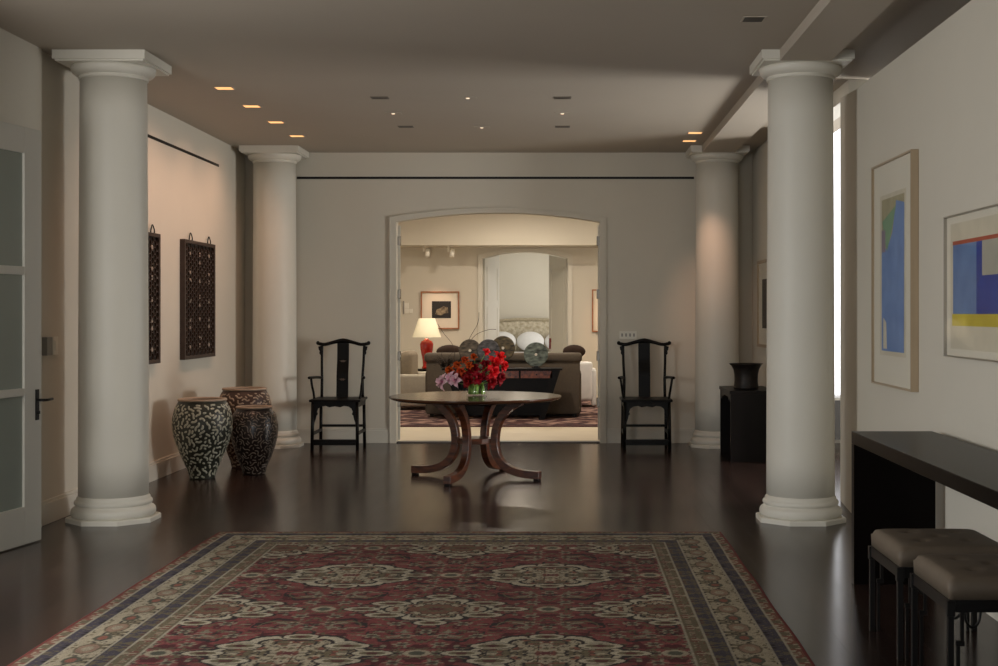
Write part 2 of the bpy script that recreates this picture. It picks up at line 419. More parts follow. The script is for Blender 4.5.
# door frame top and thermostat
t = tag(MB().box(XL+0.0, XL+0.018, 9.70, 9.79, 1.20, 1.33).box(XL+0.018, XL+0.024, 9.72, 9.77, 1.23, 1.30).build('wall_switch', ['plate']), 'small white switch plate on wall left of near left column', 'switch')
t2 = tag(MB().box(XL+0.0, XL+0.05, 9.50, 9.60, 1.20, 1.33).build('thermostat', 'plastic', bevel=0.004), 'grey wall thermostat just past the glazed door handle', 'thermostat')

# ------------------------------------------------------------ living room beyond the arch
LY0, LY1 = BW+0.16, 24.8
struct(MB().box(-5.2, 3.6, LY0, LY1, -0.1, 0).build('floor_living', 'beigefloor'))
struct(MB().box(-5.2, 3.6, LY0, LY1+0.2, H, H+0.1).build('ceiling_living', 'wall'))
struct(MB().box(-5.3, -5.2, LY0, LY1+0.2, 0, H).build('wall_living_left', 'wall'))
struct(MB().box(3.6, 3.7, LY0, LY1+0.2, 0, H).build('wall_living_right', 'wall'))
B0, B1 = -1.53, 0.035
arch_wall('wall_far', -5.2, 3.6, LY1, LY1+0.16, B0, B1, 2.50, 0.12, H, 'wall')
arch_trim('trim_9', LY1-0.025, LY1, B0-0.002, B1+0.002, 2.50, 0.12, 0.085, 'trim')
struct(MB().box(-5.2, 3.6, 23.9, LY1, 2.70, H).build('trim_10', 'wall'))       # dropped bulkhead
mb = MB().box(-5.2, B0-0.09, LY1-0.02, LY1, 0, 0.17).box(B1+0.09, 3.6, LY1-0.02, LY1, 0, 0.17)
struct(mb.build('baseboard_far', 'trim', bevel=0.003))
# bedroom
struct(MB().box(-3.5, 2.0, LY1, 30.0, -0.1, 0).build('floor_bedroom', 'beigefloor'))
struct(MB().box(-3.5, 2.0, LY1+0.2, 30.0, H, H+0.1).build('ceiling_bedroom', 'wall'))
mb = MB().box(-3.5, 2.0, 29.6, 29.7, 0, H)
struct(mb.build('wall_bedroom_back', 'wall'))
struct(MB().box(-3.6, -3.5, LY1+0.16, 29.7, 0, H).build('wall_bedroom_left', 'wall'))
struct(MB().box(2.0, 2.1, LY1+0.16, 29.7, 0, H).build('wall_bedroom_right', 'wall'))
# pair of open panelled leaves of the far arch
for k, (hx, ex, nm) in enumerate(((B0+0.01, -1.285, 'door_4'), (B1-0.01, -0.305, 'door_5'))):
    d = bpy.data.objects.new(nm, None); COL.objects.link(d); struct(d)
    a = Vector((hx, LY1+0.17, 0)); b_ = Vector((ex, LY1+0.86, 0)); Ld = (b_-a).length
    d.location = a; d.rotation_euler = (0, 0, math.atan2(b_.y-a.y, b_.x-a.x))
    mb = MB().prism([(0, 0.01), (Ld, 0.01), (Ld, 2.60), (0, 2.5)], 'y', -0.02, 0.02)
    sgn = -1 if k == 0 else 1
    for z0, z1 in ((0.2, 0.95), (1.05, 1.62), (1.72, 2.36)):
        for y0 in (-0.028, 0.02):
            for (xa, xb, za, zb) in ((0.1, 0.12, z0, z1), (Ld-0.12, Ld-0.1, z0, z1), (0.1, Ld-0.1, z0, z0+0.02), (0.1, Ld-0.1, z1-0.02, z1)):
                mb.box(xa, xb, y0, y0+0.008, za, zb)
    mb.build('leaf', 'door', d)
    if k == 1: MB().box(Ld-0.10, Ld-0.03, 0.02, 0.036, 0.82, 1.02).build('red_latch', mat('dark_red', (110, 24, 16), 0.4), d, label='dark red latch plate')
    if k == 0: MB().tube([(Ld-0.07, -0.02, 1.0), (Ld-0.07, -0.06, 1.0), (Ld-0.16, -0.06, 1.0)], 0.008, 8).build('door_handle', 'blackmetal', d)

# folded-back leaves of the near arch with their hinges
for nm, X, sg in (('door_2', A0, 1), ('door_3', A1, -1)):
    d = bpy.data.objects.new(nm, None); COL.objects.link(d); struct(d)
    d.location = (X, LY0+0.012, 0); d.rotation_euler = (0, 0, 0)
    x0, x1 = (-1.12, 0.018) if sg == 1 else (-0.018, 1.12)
    MB().box(x0, x1, 0.0, 0.045, 0.02, 2.52).build('leaf', 'door', d, bevel=0.003)
    for z in (0.46, 1.0, 1.72, 2.34):
        xx = 0.022*sg
        MB().box(min(0.0, xx*1.2), max(0.0, xx*1.2), -0.07, -0.02, z-0.05, z+0.05).lathe([(0.012, z-0.055), (0.012, z+0.055)], 10, c=(xx, -0.012, 0)).build('hinge', 'chrome', d)

# side room seen through the gap
struct(MB().box(5.05, 5.2, 10.7, 16.2, 0, 0.35).box(5.05, 5.2, 10.7, 16.2, 2.9, 4.3).box(5.05, 5.2, 14.6, 15.75, 0.35, 2.9).build('wall_side_room', 'wall'))
struct(MB().box(2.6, 5.2, 10.62, 10.7, 0, 4.3).build('wall_side_room_near', 'wall'))
d = bpy.data.objects.new('window_1', None); COL.objects.link(d); struct(d)
mb = MB()
for y in (10.72, 12.0, 13.3, 14.55): mb.box(5.0, 5.05, y, y+0.05, 0.35, 2.9)
for z in (0.35, 2.05, 2.86): mb.box(5.0, 5.05, 10.72, 14.6, z, z+0.05)
mb.build('window_frame', 'trim', d)
# bright tall window of the side room's far wall
d = bpy.data.objects.new('window_2', None); COL.objects.link(d); struct(d)
MB().box(2.5, 4.6, BW-0.03, BW-0.015, 0.46, 4.2).build('pane', emis('daylit_blind', (246, 248, 255), 1.1), d)
mb = MB().box(2.42, 2.5, BW-0.05, BW, 0.38, 4.27).box(4.6, 4.68, BW-0.05, BW, 0.38, 4.27).box(2.5, 4.6, BW-0.05, BW, 0.38, 0.46).box(2.5, 4.6, BW-0.05, BW, 4.2, 4.27)
mb.build('window_frame', 'trim', d)
t = thing('side_cabinet', 'grey cabinet glimpsed in the gap right of the near right column', 'cabinet', (3.05, 14.9, 0))
MB().box(-0.5, 0.5, -0.2, 0.2, 0.12, 0.55).build('body', 'fixdark', t)
MB().box(-0.53, 0.53, -0.23, 0.23, 0.55, 0.58).build('top', 'plastic', t)
for sx in (-0.45, 0.45):
    for sy in (-0.16, 0.16): MB().box(sx-0.02, sx+0.02, sy-0.02, sy+0.02, 0, 0.12).build('leg', 'blackmetal', t)

# ------------------------------------------------------------ rug
def hashnoise(x, y, sc, seed):
    x = x*sc; y = y*sc; xi = np.floor(x).astype(int); yi = np.floor(y).astype(int); fx = x-xi; fy = y-yi
    fx = fx*fx*(3-2*fx); fy = fy*fy*(3-2*fy)
    def h(a, b):
        n = (a*374761393+b*668265263+seed*1442695) & 0x7fffffff
        n = ((n ^ (n >> 13))*1274126177) & 0x7fffffff
        return ((n ^ (n >> 16)) & 0xffff)/65535.0
    return (h(xi, yi)*(1-fx)+h(xi+1, yi)*fx)*(1-fy)+(h(xi, yi+1)*(1-fx)+h(xi+1, yi+1)*fx)*fy
def rug_colour(x, y, W_, L_):
    red = np.array(lin((150, 62, 58))); dred = np.array(lin((104, 36, 38))); bei = np.array(lin((190, 172, 136))); cre = np.array(lin((206, 190, 156)))
    oli = np.array(lin((128, 112, 78))); drk = np.array(lin((46, 38, 36))); blu = np.array(lin((84, 74, 86))); grn = np.array(lin((98, 96, 76))); rst = np.array(lin((164, 92, 66)))
    n = x.shape
    C = np.zeros(n+(3,))
    def put(mask, c): C[mask] = c
    # field
    xc, yc = W_/2, L_-1.52-0.88*1
    best = np.full(n, 9.0); U = np.zeros(n); V = np.zeros(n); par = np.zeros(n, int)
    a, b_ = 1.13, 1.76
    for p, (ox, oy) in enumerate(((0, 0), (a/2, b_/2))):
        dx = (x-xc-ox+a/2) % a-a/2; dy = (y-yc-oy+b_/2) % b_-b_/2
        m_ = np.hypot(dx/0.62, dy/0.5)
        k = m_ < best; best[k] = m_[k]; U[k] = np.abs(dx)[k]; V[k] = np.abs(dy)[k]; par[k] = p
    n1 = hashnoise(U+3, V+5+par*3, 9, 1); n2 = hashnoise(U+1, V+2+par*5, 22, 2); n3 = hashnoise(U+7, V+3, 44, 3); n4 = hashnoise(U+9, V+11, 30, 8)
    phi = np.arctan2(V, U); rho = np.hypot(U/0.40, V/0.33)
    lim = 0.60+0.22*np.abs(np.cos(2*phi))+0.10*np.abs(np.cos(6*phi))+0.35*(n1-0.5)+0.14*par
    base = red[None, None]*(0.8+0.4*n1[..., None])
    C[:] = base
    put((n2 > 0.62), dred); put((n3 > 0.78), oli*0.8); put((n4 > 0.76), bei*0.6)
    vv = np.abs(hashnoise(U+13, V+17, 13, 4)-0.5); put(vv < 0.035, drk*1.6)
    put((np.abs(hashnoise(U+3, V+27, 8, 14)-0.5) < 0.022), oli)
    # little blossoms
    f = 0.16
    lu = (U+f/2) % f-f/2; lv = (V+f/2) % f-f/2; q = np.hypot(lu, lv)
    o_ = (rho > lim*1.08)
    o_ &= hashnoise(np.floor((U+f/2)/f)*1.0, np.floor((V+f/2)/f)*1.0+par*7, 1, 21) > 0.55; put(o_ & (q < 0.034+0.012*np.cos(6*np.arctan2(lv, lu))), bei*0.75); put(o_ & (q < 0.022), grn); put(o_ & (q < 0.010), dred)
    # medallion
    ins = rho < lim
    put(ins, bei); put(ins & (n2 > 0.62), oli); put(ins & (n4 < 0.27), rst*0.9); put(ins & (np.abs(n3-0.5) < 0.07), drk*1.8)
    put((np.abs(rho/lim-1.0) < 0.04), drk*1.5)
    put((rho/lim < 0.95) & (rho/lim > 0.80), cre)
    put((np.abs(rho/lim-0.77) < 0.03), drk*1.5)
    for (cu, cv, ru, rv) in ((0.24, 0.13, 0.10, 0.05), (0.37, 0.0, 0.09, 0.045), (0.0, 0.30, 0.08, 0.05)):
        q = np.hypot((U-cu)/ru, (V-cv)/rv)
        put(q < 1.15, drk*1.4); put(q < 1.0, cre); put(q < 0.66, np.where(par[..., None] == 0, oli, grn)[q < 0.66] if False else oli); put(q < 0.32, dred)
    q = U/0.17+V/0.13; q2 = q+0.12*np.cos(9*phi)
    p0 = par == 0; put(p0 & (q2 < 1.08), drk*1.6); put(p0 & (q2 < 1.0), rst*0.6+oli*0.3); put(p0 & (q2 < 0.6), oli); put(q2 < 0.3, dred*1.3); put(~p0 & (np.abs(q2-0.8) < 0.06), oli)
    put((np.hypot(U-a/2, V) < 0.06) , bei); put((np.hypot(U-a/2, V) < 0.035), grn)
    # border
    d = np.minimum(np.minimum(x, W_-x), np.minimum(y, L_-y))
    vert = np.minimum(x, W_-x) <= np.minimum(y, L_-y)
    s_ = np.where(vert, y, x)
    ps = np.abs((s_ % 0.24)-0.12)
    b1 = hashnoise(ps+2, d+4, 30, 5); b2 = hashnoise(ps+6, d+9, 60, 6)
    bd = d < 0.50
    def band(lo, hi, c): 
        k = (d >= lo) & (d < hi); C[k] = c; return k
    k = band(0.42, 0.50, oli); put(k & (b1 > 0.58), bei*0.9); put(k & (b2 > 0.7), rst*0.7)
    k = band(0.33, 0.42, blu); put(k & (b2 > 0.62), oli*0.9); put(k & (b1 < 0.25), dred)
    k = band(0.15, 0.33, bei*1.02); put(k & (b1 > 0.62), oli); put(k & (b2 > 0.74), drk*2)
    ps2 = np.abs((s_ % 0.40)-0.20); q = np.hypot(ps2/0.085, (d-0.24)/0.05)
    put(k & (q < 1.1), oli*0.8); put(k & (q < 0.95), (rst*0.5+bei*0.4)); put(k & (q < 0.5), bei*0.9)
    q = np.hypot((ps2-0.2)/0.06, (d-0.24)/0.04); put(k & (q < 1), grn); put(k & (q < 0.6), rst)
    k = band(0.07, 0.15, blu); put(k & (b2 > 0.62), oli); put(k & (b1 < 0.2), drk)
    k = band(0.012, 0.07, oli*0.95); put(k & (b1 > 0.6), rst*0.8); put(k & (b2 > 0.72), bei)
    for e in (0.07, 0.15, 0.33, 0.42, 0.50): put(np.abs(d-e) < 0.006, cre*0.8)
    band(-1, 0.014, lin((140, 44, 34)))
    wear = hashnoise(x, y, 2.3, 9)*0.3+0.85
    g_ = C.mean(-1, keepdims=True); C = (C*0.74+g_*0.26)*0.58*wear[..., None]*(0.85+0.3*hashnoise(x, y, 70, 10)[..., None])
    return C
def make_rug(name, X0, X1, Y0, Y1, dx, dy, z, label, cat, colour, thick=0.012, wave=0.003):
    nx = int((X1-X0)/dx)+1; ny = int((Y1-Y0)/dy)+1
    xs = np.linspace(X0, X1, nx); ys = np.linspace(Y0, Y1, ny)
    gx, gy = np.meshgrid(xs, ys)
    cx, cy = (X0+X1)/2, (Y0+Y1)/2
    ex = wave*np.sin(gy*5.3)*((gx-cx)/(X1-X0)*2)**7
    vs = np.stack([gx-cx+ex, gy-cy+0*ex, np.full_like(gx, thick)], -1).reshape(-1, 3)
    col = colour(gx-X0, gy-Y0, X1-X0, Y1-Y0).reshape(-1, 3)
    idx = np.arange(nx*ny).reshape(ny, nx)
    q = np.stack([idx[:-1, :-1], idx[:-1, 1:], idx[1:, 1:], idx[1:, :-1]], -1).reshape(-1, 4)
    # sides down to the floor
    ring = np.concatenate([idx[0, :], idx[1:, -1], idx[-1, -2::-1], idx[-2:0:-1, 0]])
    low = vs[ring].copy(); low[:, 2] = 0; n0 = len(vs)
    vs = np.concatenate([vs, low]); col = np.concatenate([col, col[ring]])
    m_ = len(ring); a = np.arange(m_); b_ = (a+1) % m_
    sd = np.stack([ring[a], n0+a, n0+b_, ring[b_]], -1)
    q = np.concatenate([q, sd])
    me = bpy.data.meshes.new(name); me.vertices.add(len(vs)); me.vertices.foreach_set('co', vs.ravel())
    me.loops.add(q.size); me.loops.foreach_set('vertex_index', q.ravel().astype(np.int32))
    me.polygons.add(len(q)); me.polygons.foreach_set('loop_start', np.arange(0, q.size, 4, dtype=np.int32))
    me.update(calc_edges=True); me.validate()
    ca = me.color_attributes.new('Col', 'FLOAT_COLOR', 'POINT')
    ca.data.foreach_set('color', np.concatenate([col, np.ones((len(col), 1))], 1).astype(np.float32).ravel())
    me.materials.append(M['rug'])
    o = bpy.data.objects.new(name, me); COL.objects.link(o); o.location = (cx, cy, z)
    return tag(o, label, cat)
make_rug('oriental_rug', -2.36, 1.055, 4.58, 9.18, 0.006, 0.0095, 0.001, 'large worn red and beige oriental rug on dark floor in the foreground', 'rug', rug_colour)
def rug2(x, y, W_, L_):
    a = np.array(lin((88, 60, 60))); b_ = np.array(lin((170, 138, 126))); c = np.array(lin((52, 40, 44)))
    n = hashnoise(x, y, 9, 3); n2 = hashnoise(x, y, 20, 4)
    C = np.where((n > 0.55)[..., None], b_, a)*(0.8+0.3*n2[..., None]); C[n2 > 0.68] = c
    d = np.minimum(np.minimum(x, W_-x), np.minimum(y, L_-y)); C[(d < 0.3) & (d > 0.1) & (n2 > 0.4)] = c; C[d < 0.1] = a
    return C
make_rug('living_room_rug', -3.4, 1.7, 17.75, 23.6, 0.05, 0.05, 0.001, 'plum and pink patterned rug beneath the sofa beyond the arch', 'rug', rug2)

# ------------------------------------------------------------ round table
T = (-0.825, 12.31, 0)
t = thing('round_table', 'round dark walnut pedestal table with four curved sabre legs holding flowers', 'table', T)
mb = MB().lathe([(0.0, 0.745), (0.780, 0.745)], 72, cap=False, smooth=False)
mb.lathe([(0.74, 0.712), (0.765, 0.720), (0.783, 0.732), (0.785, 0.741), (0.780, 0.745)], 72, cap=False)
mb.lathe([(0.0, 0.712), (0.74, 0.712)], 72, cap=False, smooth=False)
def veneer():
    m, nt, b = nodes('radial_veneer')
    tc = nt.nodes.new('ShaderNodeTexCoord'); g = nt.nodes.new('ShaderNodeTexGradient'); g.gradient_type = 'RADIAL'
    nt.links.new(tc.outputs['Object'], g.inputs[0])
    mu = nt.nodes.new('ShaderNodeMath'); mu.operation = 'MULTIPLY'; mu.inputs[1].default_value = 8
    fr = nt.nodes.new('ShaderNodeMath'); fr.operation = 'PINGPONG'; fr.inputs[1].default_value = 1
    nt.links.new(g.outputs['Fac'], mu.inputs[0]); nt.links.new(mu.outputs[0], fr.inputs[0])
    n = nt.nodes.new('ShaderNodeTexNoise'); n.inputs['Scale'].default_value = 7; n.inputs['Detail'].default_value = 8
    nt.links.new(tc.outputs['Object'], n.inputs['Vector'])
    ad = nt.nodes.new('ShaderNodeMath'); ad.operation = 'ADD'; nt.links.new(fr.outputs[0], ad.inputs[0]); nt.links.new(n.outputs['Fac'], ad.inputs[1])
    r = nt.nodes.new('ShaderNodeValToRGB'); r.color_ramp.elements[0].color = (*lin((56, 34, 23)), 1); r.color_ramp.elements[1].color = (*lin((86, 54, 35)), 1)
    r.color_ramp.elements[0].position = 0.2; r.color_ramp.elements[1].position = 1.0
    mr = nt.nodes.new('ShaderNodeMath'); mr.operation = 'MULTIPLY'; mr.inputs[1].default_value = 0.6
    nt.links.new(ad.outputs[0], mr.inputs[0]); nt.links.new(mr.outputs[0], r.inputs[0]); nt.links.new(r.outputs[0], b.inputs['Base Color'])
    b.inputs['Roughness'].default_value = 0.17; b.inputs['Coat Weight'].default_value = 0.0; b.inputs['Specular IOR Level'].default_value = 0.28; b.inputs['Coat Roughness'].default_value = 0.08
    return m
mb.build('tabletop', veneer(), t)
def smooth_path(pts, k=6):
    out = []
    n = len(pts)
    for i in range(n-1):
        p0 = Vector(pts[max(i-1, 0)]); p1 = Vector(pts[i]); p2 = Vector(pts[i+1]); p3 = Vector(pts[min(i+2, n-1)])
        for j in range(k):
            u = j/k
            out.append(0.5*((2*p1)+(-p0+p2)*u+(2*p0-5*p1+4*p2-p3)*u*u+(-p0+3*p1-3*p2+p3)*u**3))
    out.append(Vector(pts[-1])); return out
rh = [(0.46, 0.705), (0.37, 0.66), (0.28, 0.58), (0.222, 0.48), (0.20, 0.37), (0.205, 0.27), (0.245, 0.17), (0.335, 0.095), (0.46, 0.06), (0.57, 0.052), (0.645, 0.052)]
hts = [0.030, 0.034, 0.036, 0.036, 0.035, 0.035, 0.036, 0.036, 0.034, 0.034, 0.036]
for a in (159, 251, 337, 69):
    a = math.radians(a); c, s_ = math.cos(a), math.sin(a)
    pth = smooth_path([(r*c, r*s_, z) for r, z in rh], 5)
    mb = MB().sweep(pth, (-s_, c, 0), 0.032, 0.034, mi=0)
    lg = mb.build('leg', 'walnut', t, bevel=0.004)
    MB().obox((0.615*c, 0.615*s_, 0.0095), (0.024*c, 0.024*s_, 0), (-0.026*s_, 0.026*c, 0), (0, 0, 0.0095)).build('foot_pad', 'ebony', lg)
poly = []
for i in range(16):
    a = 2*PI*i/16+math.radians(69); r = 0.2 if i % 4 == 0 else 0.165; poly.append((r*math.cos(a), r*math.sin(a)))
MB().prism(poly, 'z', 0.315, 0.365).build('stretcher_shelf', 'walnut', t, bevel=0.006)
MB().lathe([(0.3, 0.67), (0.3, 0.712)], 4, rot=math.radians(24)).build('apron_block', 'ebony', t)

# ------------------------------------------------------------ flowers
FV = Vector((T[0]+0.01, T[1]+0.02, 0.746))
t = thing('flower_vase', 'low clear glass vase of green stems on the round table', 'vase', FV)
MB().lathe([(0.0, 0.0), (0.092, 0.0), (0.097, 0.012), (0.095, 0.115), (0.089, 0.115), (0.089, 0.014), (0.0, 0.012)], 32, cap=False).build('glass_bowl', 'water', t)
mb = MB()
for i in range(20):
    a = i*2.4; r = 0.03+0.048*math.sqrt((i % 10)/10)
    mb.tube([(r*math.cos(a), r*math.sin(a), 0.014), (r*0.85*math.cos(a+.3), r*0.85*math.sin(a+.3), 0.112)], 0.0105, 8)
o = mb.build('packed_stems', 'stem', t)
def bloom(kind, size, cols):
    # layered curled petals with a throat and lip; returns mesh
    vs = []; fs = []; cl = []
    rows = {'orchid': [(5, 1.0, 0.25, 0.62), (3, 0.6, 0.7, 0.5)], 'amaryllis': [(3, 1.0, 0.35, 0.66), (3, 0.92, 0.6, 0.6), (3, 0.5, 1.0, 0.5)], 'cluster': [(5, 0.8, 0.3, 0.5), (5, 0.7, 0.7, 0.45), (4, 0.5, 1.0, 0.4)]}[kind]
    for ri, (n, ln, lift, wd) in enumerate(rows):
        for p in range(n):
            a = 2*PI*p/n+ri*0.6+random.uniform(-.15, .15)
            nu, nv = 7, 5; o = len(vs)
            for i in range(nu):
                u = i/(nu-1); L_ = ln*u*size; w_ = wd*size*math.sin(PI*min(1, 0.08+u*0.95))**0.7
                z = size*(lift*math.sin(u*PI*0.62)-0.25*u**3)
                for j in range(nv):
                    v = (j/(nv-1)-0.5)*2
                    x = L_*(1-0.1*abs(v)); y = v*w_*0.5; zz_ = z+0.10*size*v*v*(1-u)+0.03*size*math.sin(7*u+3*v)
                    vs.append((x*math.cos(a)-y*math.sin(a), x*math.sin(a)+y*math.cos(a), zz_))
                    k = u*0.8+0.2*abs(v); c = [cols[0][q]*(1-k)+cols[1][q]*k for q in range(3)]; cl.append(lin(c))
            for i in range(nu-1):
                for j in range(nv-1): fs.append((o+i*nv+j, o+i*nv+j+1, o+(i+1)*nv+j+1, o+(i+1)*nv+j))
    # throat
    o = len(vs); m_ = MB().ell((0, 0, 0.12*size), (0.13*size, 0.13*size, 0.2*size), 8, 6)
    vs += m_.v; fs += [tuple(i+o for i in f) for f in m_.f]; cl += [lin(cols[2])]*len(m_.v)
    me = bpy.data.meshes.new('bloom'); me.from_pydata(vs, [], fs)
    ca = me.color_attributes.new('Col', 'FLOAT_COLOR', 'POINT')
    ca.data.foreach_set('color', np.array([(*c, 1) for c in cl], dtype=np.float32).ravel())
    me.polygons.foreach_set('use_smooth', [True]*len(fs)); me.materials.append(M['petal']); me.update()
    return me
KINDS = {
 'crimson': ('amaryllis', 0.088, [(118, 4, 20), (138, 8, 26), (190, 50, 40)], 'crimson_flower', 'crimson flowers in the vase'),
 'scarlet': ('amaryllis', 0.075, [(190, 12, 20), (222, 28, 30), (240, 110, 60)], 'scarlet_flower', 'scarlet flowers in the vase'),
 'orange': ('cluster', 0.062, [(170, 56, 16), (206, 90, 30), (150, 46, 14)], 'orange_flower', 'orange flowers in the vase'),
 'pink': ('orchid', 0.082, [(206, 140, 164), (240, 216, 220), (160, 60, 106)], 'pink_orchid', 'pink orchids in the vase')}
def fpos(px, py, dy): return Vector(P(px, py, FV.y+dy))
FL = [
 ('crimson', 469, 381, -.10, 'dark crimson flower low at the vase rim, left of its centre'),
 ('crimson', 479, 378, -.13, 'dark crimson flower directly above the middle of the glass vase'),
 ('crimson', 490, 382, -.10, 'dark crimson flower low at the vase rim, right side'),
 ('crimson', 461, 377, -.04, 'dark crimson flower just right of the pink orchids'),
 ('crimson', 473, 370, .00, 'dark crimson flower below the orange blooms, centre of bouquet'),
 ('crimson', 485, 367, .03, 'dark crimson flower in mid bouquet below the tallest bloom'),
 ('crimson', 497, 378, -.03, 'dark crimson flower at the lower right of the bouquet'),
 ('crimson', 472, 376, .13, 'dark crimson flower at the back of the bouquet, left'),
 ('crimson', 489, 374, .12, 'dark crimson flower at the back of the bouquet, right'),
 ('scarlet', 493, 363, -.05, 'bright scarlet flower at upper right, nearest the bouquet centre'),
 ('scarlet', 502, 366, -.07, 'bright scarlet flower farthest right in the bouquet'),
 ('scarlet', 498, 358, .03, 'bright scarlet flower uppermost of the right-hand scarlet blooms'),
 ('scarlet', 492, 372, -.12, 'bright scarlet flower lowest of the right-hand scarlet blooms'),
 ('orange', 452, 371, -.03, 'orange flower farthest left, just above the pink orchids'),
 ('orange', 459, 366, .00, 'orange flower second from left in the upper bouquet'),
 ('orange', 466, 361, -.02, 'orange flower high in the bouquet, left of its centre'),
 ('orange', 474, 358, .03, 'orange flower highest and rightmost of the orange ones'),
 ('orange', 462, 372, -.09, 'orange flower lowest of the orange ones, toward the viewer'),
 ('orange', 470, 366, -.08, 'orange flower above the central crimson blooms'),
 ('pink', 443, 382, -.05, 'palest pink orchid at the far left tip of the bouquet'),
 ('pink', 451, 378, -.08, 'mauve pink orchid, uppermost of the pink ones'),
 ('pink', 456, 380, -.12, 'mauve pink orchid nearest the crimson blooms'),
 ('top', 486, 352.5, -.02, 'single bright red flower standing highest above the bouquet')]
for kd, px, py, dy, lb in FL:
    if kd == 'top': knd, sz, cols, nm, gp = 'amaryllis', 0.055, [(206, 24, 40), (228, 44, 56), (230, 80, 60)], 'scarlet_flower', None
    else: knd, sz, cols, nm, gp = KINDS[kd]
    p = fpos(px, py, dy)
    q = thing(nm, lb, 'flower', FV+Vector((0, 0, 0.06)), group=gp)
    me = bloom(knd, sz*random.uniform(0.85, 1.12), [tuple(min(255, max(0, v+random.uniform(-10, 10))) for v in c) for c in cols])
    b_ = bpy.data.objects.new('bloom', me); COL.objects.link(b_); b_.parent = q
    rel = p-q.location; b_.location = rel
    out = Vector((rel.x*1.4, rel.y-0.22, rel.z*0.5+0.02)).normalized()
    b_.rotation_euler = out.to_track_quat('Z', 'Y').to_euler()
    mid = Vector((rel.x*0.35, rel.y*0.35, rel.z*0.65))
    MB().tube(smooth_path([(rel.x*0.08, rel.y*0.08, 0), mid, rel], 5), 0.003, 6).build('stem', 'stem', q)

